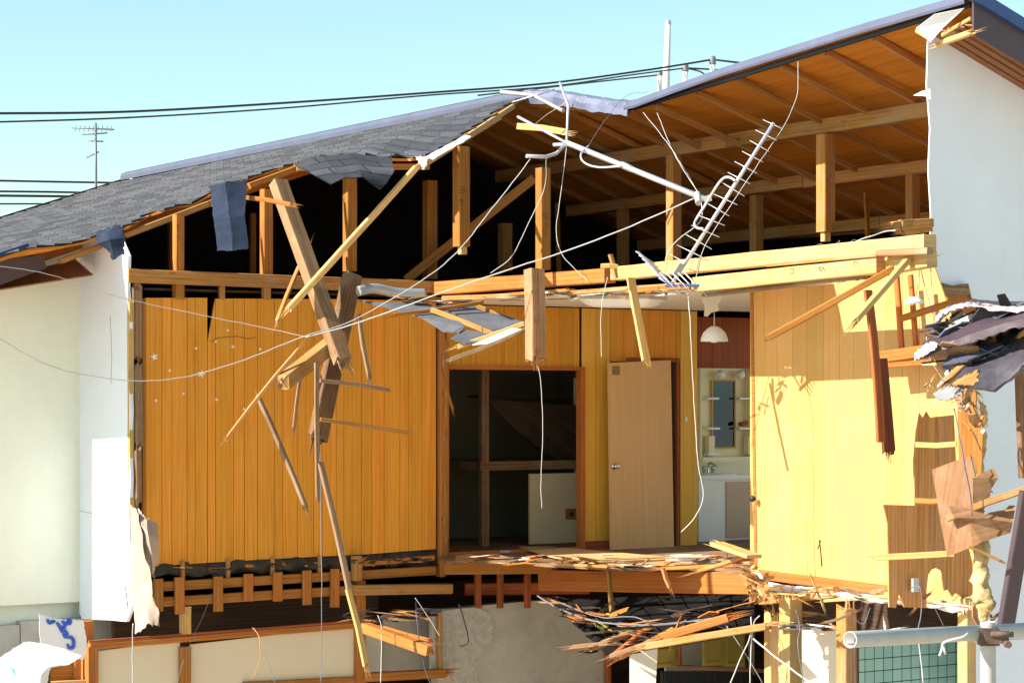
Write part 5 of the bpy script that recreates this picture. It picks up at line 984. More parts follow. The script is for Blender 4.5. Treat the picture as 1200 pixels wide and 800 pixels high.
# wires ------------------------------------------------------------------
def wire(name, pts, r, mt, label, cat='cable', k=10, wob=None):
    if wob is None: wob = .005 if cat == 'cable' and len(pts) > 2 and pts[0][2] < 25 else 0
    P = smooth_path([pd(*p) for p in pts], k)
    if wob: P = [p+Vector((noise.noise(p*9), noise.noise(p*9+Vector((5, 0, 0))), noise.noise(p*9+Vector((0, 5, 0)))))*wob for p in P]
    m = MB(); m.tube(P, r*(.45 if cat == 'cable' else .9), 6); return m.build(name, M[mt], None, label, cat)
WR = [
 ([(-40, 375, 15), (0, 397, 16), (50, 425, 16.5), (95, 438, 17), (160, 446, 17.4), (220, 441, 17.7), (285, 422, 18), (330, 404, 18.2), (362, 392, 18.3), (420, 372, 18.6), (520, 310, 19), (580, 240, 19.4), (622, 186, 19.7)], .009, 'wire_white', 'long white cable sagging across the left wall and panelling up to the mast bracket'),
 ([(358, 395, 18.3), (420, 378, 18.4), (560, 328, 18.5), (700, 281, 18.5), (815, 232, 18.5)], .012, 'wire_white', 'straight white cable running from the panelling up to the antenna clamp'),
 ([(-40, 312, 15), (0, 312, 16), (60, 322, 16.5), (115, 341, 17.5), (160, 353, 18), (240, 370, 18.2), (310, 384, 18.3), (360, 395, 18.3)], .006, 'wire_white', 'thin upper wire crossing the left wall to the cable knot'),
 ([(640, 186, 19.8), (638, 220, 20), (620, 260, 20), (600, 300, 20.1), (575, 320, 20.2)], .007, 'wire_white', 'kinked white wire dropping into the dark attic left of the standing post'),
 ([(664, 172, 19.9), (657, 230, 19.8), (652, 270, 19.7), (660, 300, 19.6), (690, 330, 19.5)], .006, 'wire_white', 'white wire hanging from the mast bracket right of the standing post'),
 ([(630, 428, 18.6), (634, 450, 18.6), (636, 500, 18.6), (634, 560, 18.6), (635, 595, 18.6)], .006, 'wire_white', 'thin wire hanging below the square post across the dark opening'),
 ([(754, 132, 20.6), (780, 165, 20), (800, 195, 19.5), (818, 226, 18.7)], .006, 'wire_white', 'left stay wire from the ridge metal to the antenna clamp'),
 ([(770, 132, 20.4), (790, 180, 19.8), (818, 226, 18.6)], .006, 'wire_white', 'right stay wire from the ridge metal to the antenna clamp'),
 ([(935, 72, 18.6), (934, 110, 18.3), (920, 145, 18.1), (890, 190, 18), (860, 235, 18), (825, 290, 18), (815, 330, 18)], .005, 'wire_white', 'fine wire looping from the roof edge round the right of the antenna'),
 ([(822, 238, 18.4), (820, 260, 18.3), (790, 285, 18.3), (780, 305, 18.3), (786, 320, 18.3)], .008, 'wire_white', 'white cable looping from the clamp down the lit roof post'),
 ([(805, 330, 18.3), (809, 380, 18.2), (812, 450, 18.2), (818, 540, 18.2), (824, 580, 18.2), (815, 605, 18.2), (798, 623, 18.2)], .008, 'wire_white', 'long white cable hanging from the antenna down past the mirror cabinet'),
 ([(712, 325, 18.4), (706, 350, 18.4), (704, 385, 18.4), (705, 418, 18.4)], .006, 'wire_white', 'short white cable hanging in front of the ceiling light'),
 ([(625, 148, 20.2), (640, 135, 20.4), (664, 120, 20.4)], .005, 'wire_white', 'short stay wire under the crumpled ridge metal'),
 ([(690, 170, 19.8), (710, 140, 20.2), (735, 112, 20.6), (760, 108, 20.6)], .005, 'wire_grey', 'thin dark wire from the mast up to the ridge metal'),
 ([(375, 515, 19.3), (376, 600, 19.2), (377, 700, 19), (376, 800, 18.9)], .008, 'wire_grey', 'grey cable hanging straight down the middle of the panelling'),
 ([(156, 730, 19.4), (155, 770, 19.4), (156, 820, 19.4)], .011, 'alu', 'thin bright pipe hanging below the white wall corner'),
 ([(248, 695, 19.3), (236, 725, 19.2), (228, 742, 19.1), (215, 775, 19), (207, 800, 19)], .006, 'wire_grey', 'dark wire slanting down left over the lower timber stile'),
 ([(296, 735, 19.2), (303, 745, 19.1), (305, 770, 19), (302, 782, 19), (295, 795, 19)], .008, 'timber', 'loop of brown cable over the white lower wall'),
 ([(298, 735, 19.2), (308, 755, 19.1), (322, 800, 19)], .006, 'wire_grey', 'thin dark wire slanting right over the white lower wall'),
 ([(443, 720, 19.2), (447, 740, 19.2), (446, 800, 19.2)], .009, 'wire_white', 'white cable hanging in the left of the small compartment'),
 ([(487, 705, 19.2), (490, 740, 19.1), (497, 780, 19.1), (504, 800, 19.1)], .008, 'metal_pale', 'pale cable hanging in the right of the small compartment'),
 ([(486, 700, 19.3), (500, 720, 19.3), (516, 745, 19.3)], .006, 'wire_white', 'thin wire crossing to the compartment post'),
 ([(538, 708, 20.5), (545, 730, 20.5), (549, 748, 20.5), (546, 754, 20.5), (539, 757, 20.5)], .014, 'black', 'black cable hooking down over the rough concrete'),
 ([(630, 698, 21), (660, 715, 20.5), (700, 728, 20), (760, 732, 19.6), (800, 729, 19.3), (840, 724, 19), (852, 733, 18.8), (856, 745, 18.8)], .018, 'wire_grey', 'thick grey cable bundle sagging under the floor beam to the kitchen'),
 ([(650, 703, 20.6), (700, 722, 20), (740, 722, 19.7), (770, 730, 19.4), (820, 728, 19), (870, 742, 18.8)], .012, 'wire_grey', 'second grey cable just above the thick bundle under the floor'),
 ([(855, 740, 18.7), (870, 760, 18.6), (888, 790, 18.5), (895, 805, 18.5)], .010, 'wire_grey', 'dark cable dropping in front of the yellow cupboard doors'),
 ([(880, 722, 18.4), (879, 745, 18.3), (868, 770, 18.3), (855, 802, 18.3)], .010, 'wire_white', 'white cable sweeping down left in front of the yellow cupboards'),
 ([(890, 721, 18.2), (883, 730, 18.3), (880, 760, 18.3), (879, 802, 18.3)], .010, 'wire_white', 'white cable dropping straight left of the lower posts'),
 ([(883, 748, 18.2), (910, 770, 18), (950, 800, 17.8)], .016, 'wire_white', 'thick white pipe slanting down right behind the lower posts'),
 ([(933, 714, 17.7), (937, 735, 17.7), (935, 755, 17.6), (942, 800, 17.6)], .009, 'wire_grey', 'dark cable hanging beside the stout lower post'),
 ([(988, 716, 17), (1002, 726, 17), (1012, 730, 17), (1020, 712, 17)], .006, 'wire_grey', 'dark wire looping under the sunny wall'),
 ([(1068, 688, 16), (1078, 688, 15.9), (1080, 715, 15.9), (1076, 735, 15.8)], .008, 'wire_grey', 'grey cable coming out of the switch box on the plywood'),
 ([(1076, 742, 15.8), (1079, 770, 15.8), (1082, 800, 15.8)], .009, 'wire_white', 'white cable hanging over the teal tiles'),
 ([(1092, 705, 16.2), (1106, 733, 16.2)], .005, 'wire_grey', 'fine wire slanting down under the torn arch'),
 ([(1118, 478, 15.8), (1128, 530, 15.7), (1136, 575, 15.7), (1139, 604, 15.7)], .010, 'metal_pale', 'pale blue grey cable hanging over the plywood scraps'),
 ([(1076, 290, 16.4), (1077, 320, 16.3), (1073, 352, 16.2)], .008, 'wire_white', 'white cable hanging from the attic corner to a white rose'),
 ([(1077, 310, 16.3), (1085, 340, 16.2), (1093, 368, 16.1)], .008, 'wire_grey', 'dark wire from the attic corner down to the eaves wreck'),
 ([(1090, 315, 16.3), (1093, 345, 16.2), (1095, 375, 16.1)], .006, 'wire_grey', 'fine dark wire nearest the bluish gable wall'),
 ([(955, 289, 17.2), (962, 286, 17.2), (970, 293, 17.1), (978, 287, 17.1), (984, 283, 17.1), (974, 300, 17.05), (980, 292, 17), (988, 302, 17), (996, 285, 17), (1003, 282, 17), (1000, 295, 17), (1010, 281, 17)], .005, 'wire_grey', 'tangle of thin wires lying over the bright attic beam'),
 ([(1000, 284, 17.1), (1020, 277, 17), (1035, 272, 17), (1050, 270, 16.9)], .009, 'wire_white', 'white cable arching from the wire tangle to the split beam ends'),
 ([(1110, 450, 16), (1101, 462, 15.9), (1096, 474, 15.9), (1112, 478, 15.9), (1128, 482, 15.9)], .010, 'wire_white', 'white cable curled under the eaves wreck'),
 ([(1085, 395, 15.9), (1090, 420, 15.9), (1105, 445, 15.9)], .006, 'wire_white', 'thin white wire falling past the insulation tuft'),
]
for pts, r, mt, lab in WR: wire('cable', pts, r, mt, lab)
m = MB(); m.lathe(pd(1073, 352, 16.1), [(0, .02), (.05, .015), (.055, 0), (.0, -.005)], axis=Vector((.2, -.3, 1)).normalized(), seg=14); m.cbox(pd(1071, 354, 16.1), Vector((.12, 0, 0)), Vector((0, .06, 0)), Vector((0, 0, .02))); m.build('ceiling_rose', M['white_enamel'], None, 'white cable rose dangling in front of the sunny wall', 'cable rose')

# torn plastic and banner on the left ---------------------------------------
sheet('plastic_sheet', [[pd(152, 590, 19.2), pd(160, 595, 19.1), pd(164, 600, 19.0)], [pd(153, 640, 19.2), pd(162, 645, 19.05), pd(170, 650, 18.9)], [pd(152, 690, 19.1), pd(168, 690, 18.9), pd(178, 690, 18.85)], [pd(160, 742, 18.9), pd(172, 730, 18.8), pd(186, 735, 18.8)]], .004, 'tarp', 'long pale torn sheet hanging down to the lower rail by the wall corner', 'plastic sheet', .02, smooth=True)
sheet('plastic_sheet', [[pd(156, 598, 19.2), pd(163, 594, 19.1), pd(176, 608, 19.0), pd(185, 614, 19.1)], [pd(160, 620, 19.1), pd(170, 615, 18.95), pd(177, 625, 18.9), pd(185, 632, 19.0)], [pd(168, 655, 19.1), pd(174, 645, 18.95), pd(178, 655, 18.95), pd(184, 660, 19.0)], [pd(172, 666, 19.1), pd(176, 668, 19.0), pd(177, 672, 19.0), pd(179, 674, 19.0)]], .004, 'tarp', 'shorter crumpled translucent sheet beside the bottom left of the panelling', 'plastic sheet', .02, smooth=True)
bn = empty('printed_sheet', pd(60, 790, 18.8), 'white printed plastic sheet with blue letters draped at the lower left', 'plastic sheet')
def bnp(x, y): return pu(x, y, -18.75)
m = MB(); g1 = [[bnp(46, 720), bnp(72, 725), bnp(98, 727)], [bnp(46, 738), bnp(72, 745), bnp(101, 745)], [bnp(47, 752), bnp(72, 758), bnp(101, 762)], [bnp(50, 760), bnp(75, 770), bnp(97, 772)]]
sheet('upright_flap', g1, .005, 'banner', None, None, .003, smooth=True, parent=bn, jag=.006)
g2 = [[pd(28, 752, 18.8), pd(50, 755, 18.8), pd(75, 760, 18.7), pd(97, 768, 18.6)], [pd(8, 766, 18.4), pd(32, 765, 18.3), pd(60, 775, 18.3), pd(80, 776, 18.4)], [pd(-20, 785, 18.1), pd(20, 785, 18.0), pd(48, 790, 18.0), pd(60, 782, 18.2)], [pd(-20, 815, 17.9), pd(20, 815, 17.9), pd(48, 815, 17.9), pd(56, 800, 18.1)]]
sheet('lying_flap', g2, .005, 'banner', None, None, .014, smooth=True, parent=bn, jag=.004)
m = MB()
for st in ([(55, 725), (57, 729), (61, 728), (64, 727)], [(66, 729), (70, 734), (72, 740)], [(72, 727), (76, 731), (74, 735), (71, 736)], [(73, 739), (76, 746), (78, 742), (75, 737)], [(78, 726), (81, 725), (82, 729), (79, 730), (78, 727)], [(79, 747), (83, 746), (86, 751), (85, 758), (80, 758), (79, 754)]):
    P = smooth_path([bnp(x, y)+U*.012 for x, y in st], 4); ribbon(m, P, .034, U)
m.build('blue_lettering', M['blue_ink'], bn)
m = MB(); ribbon(m, smooth_path([pd(x, y, 17.86) for x, y in ((12, 782), (16, 785), (17, 791), (13, 793))], 4), .026, (Vector((0, -1, .6))).normalized()); m.build('teal_lettering', M['teal_ink'], bn)

# plywood scraps on the right -----------------------------------------------
UPL = -12.42
def ply(px, name, label, mt='ply', u=UPL, th=.012, parent=None, gdir=ZU):
    m = MB(); m.slab([pu(x, y, u) for x, y in px], th, n=U, gdir=gdir); return m.build(name, M[mt], parent, label, 'plywood' if label else None)
ply([(1074, 505), (1078, 484), (1082, 490), (1086, 482), (1090, 489), (1118, 486), (1120, 530), (1122, 590), (1072, 592), (1071, 540)], 'plywood_sheet', 'tall brown plywood sheet with two pale battens, upper of the hanging sheets')
arch = [(1035, 591), (1072, 592), (1122, 590), (1140, 660), (1140, 698), (1128, 700), (1120, 694), (1116, 699), (1111, 690), (1106, 692), (1104, 678), (1103, 668), (1097, 665), (1092, 667), (1088, 673), (1086, 690), (1086, 712), (1060, 711), (1054, 694), (1050, 712), (1042, 711), (1041, 650), (1040, 612)]
lowp = ply(arch, 'plywood_sheet', 'lower brown plywood sheet with a torn arch hole and a switch box', u=UPL-.02)
m = MB(); m.cbox(pu(1072, 685, UPL+.03), U*.03, V*.05, ZU*.10); m.build('switch_box', M['alu_dull'], lowp)
m = MB(); m.slab([pd(x, y, d) for x, y, d in ((1092, 550, 16.0), (1137, 533, 15.8), (1152, 600, 15.8), (1148, 637, 15.8), (1110, 652, 16.0), (1102, 610, 16.0))], .012, gdir=Vector((.3, 0, 1)).normalized()); m.build('plywood_scrap', M['ply_scrap'], None, 'tilted squarish plywood scrap in front of the taller sheets', 'plywood')
for pts, lab in (([(1140, 560), (1156, 552), (1165, 548), (1170, 560), (1162, 572), (1158, 590), (1150, 600), (1140, 588)], 'small plywood tab sticking up right behind the long batten'), ([(1136, 612), (1150, 606), (1160, 600), (1178, 597), (1182, 592), (1190, 592), (1187, 612), (1184, 624), (1150, 635), (1140, 640)], 'ragged plywood strip pointing right below the long batten'), ([(1112, 592), (1150, 598), (1158, 608), (1150, 614), (1118, 606)], 'short plywood offcut caught under the long batten')):
    m = MB(); m.slab([pd(x, y, 15.78+rr(-.03, .03)) for x, y in pts], .012, gdir=Vector((1, 0, .2)).normalized()); m.build('plywood_scrap', M['ply_scrap'], None, lab, 'plywood')
# insulation roll
def blob(name, pts, radii, mt, label, cat, amp=.03):
    P = smooth_path([pd(*p) for p in pts], 8); m = MB(); n = len(P); seg = 18; b0 = 0; R = []
    for i, p in enumerate(P):
        r = interp([(k/(len(radii)-1), q) for k, q in enumerate(radii)], i/(n-1)); row = []
        for k in range(seg+1):
            a = 2*math.pi*(k % seg)/seg; q = p+Vector((math.cos(a)*r, math.sin(a)*r, 0)); rad = amp*(noise.noise(q*14)*1.2+noise.noise(q*35)*.6); row.append(q+Vector((math.cos(a), math.sin(a), 0))*rad)
        R.append(row)
    m.grid(R, smooth=True); return m.build(name, M[mt], None, label, cat)
blob('insulation_roll', [(1147, 612, 16.1), (1150, 650, 16.0), (1149, 680, 15.95), (1153, 705, 15.9), (1152, 728, 15.9)], [.02, .055, .05, .06, .06, .03], 'insul', 'bulging yellow insulation hanging at the wall end', 'insulation')
blob('insulation_tuft', [(1084, 425, 16.2), (1090, 428, 16.1), (1097, 427, 16.1), (1100, 420, 16.1)], [.02, .05, .05, .015], 'insul', 'brown yellow insulation tuft under the pink gutter end', 'insulation')
blob('insulation_roll', [(1152, 470, 16.6), (1151, 500, 16.6), (1149, 530, 16.6), (1148, 560, 16.6)], [.015, .03, .035, .02], 'insul', 'thin strip of mouldy insulation along the wall edge above the plywood', 'insulation')
m = MB(); m.slab([pd(1122, 478, 16.5), pd(1140, 470, 16.4), pd(1152, 500, 16.4), pd(1150, 555, 16.4), pd(1124, 560, 16.5)], .012, gdir=ZU); m.slab([pd(1124, 430, 16.6), pd(1143, 425, 16.5), pd(1144, 470, 16.5), pd(1126, 482, 16.6)], .012, gdir=ZU); m.build('wall_board_scrap', M['timber_orange'], None, 'orange board behind the cables between eaves wreck and plywood', 'board')
tb('wall_stud', pd(1133, 440, 16.7), pd(1135, 510, 16.7), .04, .04, 'timber_weathered')
# eaves wreck
wr = lambda L: [pd(*p) for p in L]
sheet('eaves_sheet', [wr([(1091, 386, 16.2), (1110, 358, 16.1), (1140, 351, 16.0), (1205, 352, 15.8)]), wr([(1095, 380, 15.8), (1112, 364, 15.7), (1145, 361, 15.6), (1205, 360, 15.4)])], .012, 'dark_sheet', 'topmost dark roofing sheet of the wreck below the gable wall', 'roofing sheet', .012)
sheet('eaves_sheet', [wr([(1097, 371, 15.72), (1112, 360, 15.65), (1145, 357, 15.55), (1205, 357, 15.35)]), wr([(1098, 374, 15.7), (1115, 365, 15.63), (1150, 361, 15.53), (1205, 363, 15.33)])], .012, 'pink_strip', 'pale pink crumpled edge strip just under the topmost dark sheet', 'roofing sheet', .012)
sheet('gutter', [wr([(1086, 398, 15.9), (1120, 385, 15.8), (1160, 372, 15.6), (1205, 362, 15.4)]), wr([(1080, 412, 15.5), (1120, 396, 15.4), (1160, 384, 15.2), (1205, 373, 15.0)]), wr([(1072, 421, 15.5), (1115, 406, 15.4), (1160, 394, 15.2), (1205, 383, 15.0)])], .012, 'fascia', 'long dark purple gutter board sweeping up right across the wreck', 'gutter', .012)
sheet('eaves_sheet', [wr([(1072, 413, 15.45), (1085, 402, 15.5), (1096, 401, 15.45)]), wr([(1072, 421, 15.4), (1086, 414, 15.4), (1097, 406, 15.4)])], .006, 'banner', 'white torn scrap on the left tip of the purple gutter board', 'roofing sheet', .008)
sheet('eaves_sheet', [wr([(1092, 384, 16.1), (1110, 373, 16.1), (1112, 395, 16.0)]), wr([(1093, 402, 16.0), (1100, 398, 15.9), (1108, 400, 15.9)])], .008, 'metal_pale', 'pale blue grey sheet tucked under the topmost dark sheet', 'roofing sheet', .012)
sheet('eaves_sheet', [wr([(1100, 408, 15.8), (1106, 405, 15.8), (1114, 402, 15.8)]), wr([(1102, 424, 15.7), (1108, 422, 15.7), (1114, 420, 15.7)]), wr([(1108, 434, 15.7), (1112, 435, 15.7), (1114, 436, 15.7)])], .006, 'metal_pale', 'narrow blue grey flap hanging under the purple gutter board', 'roofing sheet', .008)
sheet('shingle_sheet', [wr([(1150, 392, 15.9), (1180, 385, 15.7), (1210, 375, 15.5)]), wr([(1130, 428, 15.4), (1165, 432, 15.2), (1210, 412, 15.1)]), wr([(1115, 450, 15.2), (1166, 456, 15.0), (1210, 420, 14.9)])], .02, 'dark_sheet', 'broad dark shingled eave piece tilting down left', 'roofing sheet', .012)
sheet('shingle_sheet', [wr([(1117, 449, 15.17), (1130, 440, 15.2), (1146, 432, 15.25)]), wr([(1118, 452, 15.1), (1130, 450, 15.12), (1145, 452, 15.1)])], .008, 'ply', 'peach torn end on the left of the broad shingled piece', 'roofing sheet', .006)
sheet('eaves_sheet', [wr([(1095, 458, 15.6), (1120, 448, 15.5), (1130, 452, 15.4)]), wr([(1096, 467, 15.4), (1112, 468, 15.3), (1126, 459, 15.3)])], .008, 'alu_dull', 'folded grey metal bracket piece at the bottom of the wreck', 'roofing sheet', .012)
sheet('eaves_sheet', [wr([(1112, 420, 16.3), (1140, 400, 16.2), (1150, 398, 16.2)]), wr([(1100, 452, 16.2), (1125, 430, 16.1), (1148, 425, 16.1)])], .01, 'stucco', 'pale wall lining behind the slanting timber of the wreck', 'roofing sheet', .01)
for n, a, b, w_, mt, lab in (('eaves_timber', (1108, 448, 15.3), (1165, 396, 15.6), .06, 'timber', 'slanting brown timber under the purple gutter board'), ('eaves_timber', (1112, 443, 15.4), (1180, 390, 15.7), .05, 'dark_wood2', 'darker timber lying against the slanting brown timber'), ('eaves_timber', (1114, 418, 15.9), (1150, 396, 15.9), .09, 'timber_orange', 'orange timber block inside the wreck'), ('eaves_timber', (1116, 372, 16.0), (1126, 366, 16.0), .05, 'timber_orange', 'small orange timber end below the topmost sheet'), ('eaves_timber', (1195, 395, 15.4), (1212, 380, 15.3), .05, 'timber_pale', 'bright timber end at the right edge of the wreck')):
    loose(n, pd(*a), pd(*b), w_, w_*.7, mt, lab, 'timber', (1, .5))
loose('white_batten', pd(1112, 378, 15.9), pd(1128, 367, 15.9), .03, .03, 'banner', 'white batten end beside the small orange timber', 'timber', (0, 0))
loose('dark_stud', pd(1194, 430, 16), pd(1199, 560, 16), .06, .05, 'dark_wood2', 'dark upright stud at the right edge below the wreck', 'stud', (0, 0))
loose('plank', pd(1135, 640, 15.6), pd(1175, 658, 15.6), .03, .02, 'timber', 'thin brown stick under the ragged plywood strip', 'plank', (0, 1))
# scraps lying on the floor edge
for k, (x, y, l, a, mt, lab) in enumerate(((815, 652, .35, 8, 'white_board', 'pale torn strip of lining on the floor edge below the washstand'), (838, 656, .4, -6, 'grey_tile', 'grey torn strip on the floor edge near the tilted plank'), (800, 656, .3, 12, 'white_board', 'white sliver on the floor edge below the narrow panelling'), (712, 650, .12, 0, 'white_board', 'small white paper scrap on the fallen hardboard'), (592, 646, .1, 10, 'metal_pale', 'small bluish paper scrap on the floor inside the opening'))):
    p = pd(x, y, 19.6 if x > 750 else 21.2); d_ = Vector((math.cos(math.radians(a)), .3, 0)); m = MB(); m.cbox(p, d_*l, Vector((0, .1, 0)), Vector((0, 0, .012))); m.build('floor_scrap', M[mt], None, lab, 'scrap')
# yellow foam hanging
sheet('foam_scrap', [wr([(705, 719, 20.2), (714, 717, 20.1), (728, 722, 20.1)]), wr([(708, 726, 20.1), (720, 729, 20), (727, 726, 20)])], .02, 'yellow_foam', 'yellow foam scrap hanging at the foot of the strut', 'foam scrap', .02)
sheet('foam_scrap', [wr([(695, 727, 20.2), (706, 730, 20.1)]), wr([(700, 733, 20.1), (716, 739, 20.1)])], .02, 'yellow_foam', 'lower strip of yellow foam tangled in the grey cables', 'foam scrap', .015)

# scaffold pipes (close to the camera) ---------------------------------------
D1 = 6.6
pa = pd(996, 749, D1); pb = pd(1240, 736, D1+.9)
def pipe(a, b, r, name, label, th=.0035):
    e = empty(name, a, label, 'scaffold pipe'); d_ = (b-a).normalized(); L = (b-a).length
    m = MB(); m.lathe(a, [(r, 0), (r, L), (r-th, L), (r-th, 0), (r, 0)], axis=d_, seg=28); m.build('tube', M['galv'], e); return e
pipe(pa, pb, .0245, 'scaffold_pipe', 'level grey scaffold pipe with open end crossing the lower right')
p0 = pd(1158, 728, D1+.52); pipe(p0, Vector((p0.x, p0.y, 0)), .0245, 'scaffold_pipe', 'upright white scaffold pipe clamped under the level pipe')
m = MB(); c = pd(1156, 744, D1+.54); m.cbox(c, Vector((.06, 0, 0)), Vector((0, .11, 0)), Vector((0, 0, .055))); m.cbox(c+Vector((.02, -.055, 0)), Vector((.075, 0, 0)), Vector((0, .012, 0)), Vector((0, 0, .04))); m.tube([c+Vector((.0, -.06, .01)), c+Vector((.07, -.07, .01))], .009, 8); m.tube([c+Vector((.05, -.06, -.02)), c+Vector((.05, -.09, -.02))], .012, 6); m.build('scaffold_clamp', M['rust'], None, 'rusty scaffold clamp joining the two pipes', 'clamp')
m = MB(); m.tube(smooth_path([pd(1134, 742, D1-.02), pd(1128, 746, D1-.04), pd(1107, 752, D1-.04), pd(1104, 760, D1-.04), pd(1101, 768, D1-.04)]), .004, 6); m.tube([pd(1105, 757, D1-.04), pd(1108, 766, D1-.04)], .004, 6); m.build('tie_string', M['wire_white'], None, 'frayed white string tied round the level scaffold pipe', 'string')

# =============================================================== BACKGROUND
up_ = empty('utility_pole', (pd(783, 470, 75).x, 75, 0), 'pale tapering concrete utility pole behind the roof ridge', 'utility pole')
b = pd(783, 28, 75); m = MB(); m.tube([Vector((b.x, 75, 0)), pd(780, 110, 75), b], .19, 12, r2=.09); m.build('shaft', M['pole_concrete'], up_)
m = MB(); m.lathe(b-ZU*.02, [(.1, 0), (.1, .1), (.05, .15), (0, .15)], seg=12); m.build('cap', M['alu_dull'], up_)
def insulator(x, y0, y1, lab):
    e = empty('insulator_post', pd(x, y1, 55), lab, 'insulator'); a, b = pd(x, y1, 55), pd(x, y0, 55); h = (b-a).length
    m = MB(); m.lathe(Vector((a.x, a.y, 0)), [(.06, 0), (.06, a.z)], seg=12); m.build('bracket', M['pole_concrete'], e)
    m = MB(); m.lathe(a, [(.06, 0), (.07, h*.55), (.06, h*.56)], seg=12); m.build('porcelain', M['white_enamel'], e); m = MB(); m.lathe(a+ZU*h*.56, [(.085, 0), (.085, h*.3), (.06, h*.44), (0, h*.44)], seg=12); m.build('cap', M['wire_grey'], e)
insulator(803, 75, 95, 'left white insulator with dark cap on the power line beside the pole'); insulator(835, 66, 88, 'right and higher white insulator with dark cap on the power line'); insulator(773, 84, 94, 'small insulator at the left of the pale pole')
PW = [([(-60, 133, 40), (0, 133, 42), (150, 131, 44), (330, 121, 47), (500, 109, 50), (640, 98, 52), (760, 82, 54), (835, 70, 55)], .027, 'upper thick black power line crossing the whole sky'), ([(-60, 144, 40), (0, 143, 42), (150, 138, 44), (330, 127, 47), (500, 112, 50), (640, 102, 52), (740, 88, 54), (803, 80, 55)], .020, 'lower black power line just under the thick one'), ([(560, 112, 50), (640, 103, 52), (700, 96, 54), (773, 88, 55)], .02, 'short black line ending at the small insulator'), ([(835, 70, 55), (860, 73, 56), (905, 78, 57)], .03, 'black line leaving the highest insulator to the right'), ([(803, 80, 55), (840, 82, 56), (880, 86, 57)], .025, 'black line leaving the left insulator to the right'), ([(803, 80, 55), (820, 84, 55), (832, 92, 55)], .02, 'short jumper wire dropping from the left insulator'), ([(-40, 211, 48), (60, 213, 49), (180, 215, 50)], .025, 'upper thin line low in the sky at far left'), ([(-40, 224, 48), (60, 225, 49), (150, 227, 50)], .025, 'middle thin line low in the sky at far left'), ([(-40, 229, 48), (60, 230, 49), (140, 231, 50)], .03, 'second lowest thin line at far left'), ([(-40, 239, 48), (60, 239, 49), (120, 240, 50)], .02, 'lowest thin line at far left just above the roof')]
for pts, r, lab in PW: wire('power_line', pts, r, 'black', lab, 'power line')
ta = empty('roof_tv_antenna', pd(113, 225, 38), 'small upright television antenna beyond the left roof', 'antenna')
m = MB(); m.tube([pd(113, 260, 38), pd(112, 144, 38)], .022, 6); m.build('mast', M['wire_grey'], ta)
for a, b in (((84, 150), (134, 152)), ((96, 158), (126, 156)), ((104, 165), (121, 166)), ((101, 185), (116, 178))):
    m = MB(); m.tube([pd(*a, 38), pd(*b, 38)], .012, 6); m.build('boom', M['wire_grey'], ta)
for k in range(9):
    x = 88+k*5.2; m = MB(); m.tube([pd(x, 147, 38)+Vector((0, .1, 0)), pd(x+1, 155, 38)-Vector((0, .1, 0))], .007, 5); m.build('element', M['wire_grey'], ta)

# =============================================================== RUBBLE nobody could count
def rubble(name, label, mats, spots, n, size=(.04, .2), sticks=.5, flat=.3, cat='rubble', sx=None, al=1):
    m = MB()
    for k in range(n):
        a, b = random.choice(spots); t = rr(0, 1); c = a.lerp(b, t)+Vector((rr(-1, 1), rr(-1, 1), rr(-1, 1)))*(sx or .06)
        L = rr(*size)*rr(.5, 1.3); d = ((b-a).normalized()*rr(.2, 1.3)*random.choice((-1, 1))*al + Vector((rr(-1, 1), rr(-1, 1), rr(-1, 1)*flat*2))*.6).normalized(); mi = random.randrange(len(mats))
        if rr(0, 1) < sticks: m.beam(c-d*L, c+d*L, rr(.006, .024), rr(.005, .016), broken=(1, 1), mat=mi, up=ZU if abs(d.z) < .9 else U)
        else:
            q = d.cross(Vector((rr(-.4, .4), rr(-.4, .4), 1))).normalized(); w_ = L*rr(.3, .8); n_ = d.cross(q)
            m.slab([c-d*L*rr(.6, 1)-q*w_*rr(.5, 1), c+d*L*rr(0, .3)-q*w_*rr(.7, 1.1), c+d*L*rr(.7, 1.1)-q*w_*rr(.1, .6), c+d*L*rr(.6, 1)+q*w_*rr(.4, 1), c-d*L*rr(0, .4)+q*w_*rr(.6, 1.1), c-d*L*rr(.8, 1.1)+q*w_*rr(.1, .4)], rr(.003, .014), n=n_ if n_.dot(EYE-c) > 0 else -n_, tone=rr(0, 1), mat=mi)
    return m.build(name, [M[x] for x in mats], None, label, cat, None, 'stuff')
P_ = lambda *L: [(pd(*a), pd(*b)) for a, b in L]
rubble('roofing_rubble', 'dark ragged roofing shards and laths piled in the eaves wreck', ['dark_sheet', 'tar_tile', 'timber_weathered', 'dark_sheet', 'fascia', 'metal_pale'], P_(((1098, 385, 15.8), (1200, 368, 15.5)), ((1105, 395, 15.8), (1200, 385, 15.5)), ((1120, 425, 15.5), (1200, 405, 15.4)), ((1100, 400, 16), (1195, 395, 15.8))), 90, (.05, .2), .35, .35)
rubble('wall_edge_rubble', 'splinters and torn lining along the wall end beside the plywood', ['timber', 'white_board', 'timber_weathered', 'insul', 'ply_scrap'], P_(((1092, 458, 15.7), (1126, 462, 15.7)), ((1125, 440, 16), (1148, 505, 16)), ((1146, 480, 16), (1148, 610, 16)), ((1142, 700, 15.9), (1165, 728, 15.9))), 55, (.02, .09), .6, .8, al=.3)
rubble('floor_edge_rubble', 'splinters, dust board and lath ends along the broken floor edge', ['timber', 'timber_orange', 'plaster', 'timber_weathered', 'floor', 'timber_orange'], P_(((640, 655, 20.9), (730, 661, 20.3)), ((730, 660, 20.1), (880, 661, 19.5)), ((800, 655, 19.8), (878, 654, 19.2)), ((530, 654, 21.4), (640, 656, 21))), 75, (.03, .17), .6, .10, sx=.035)
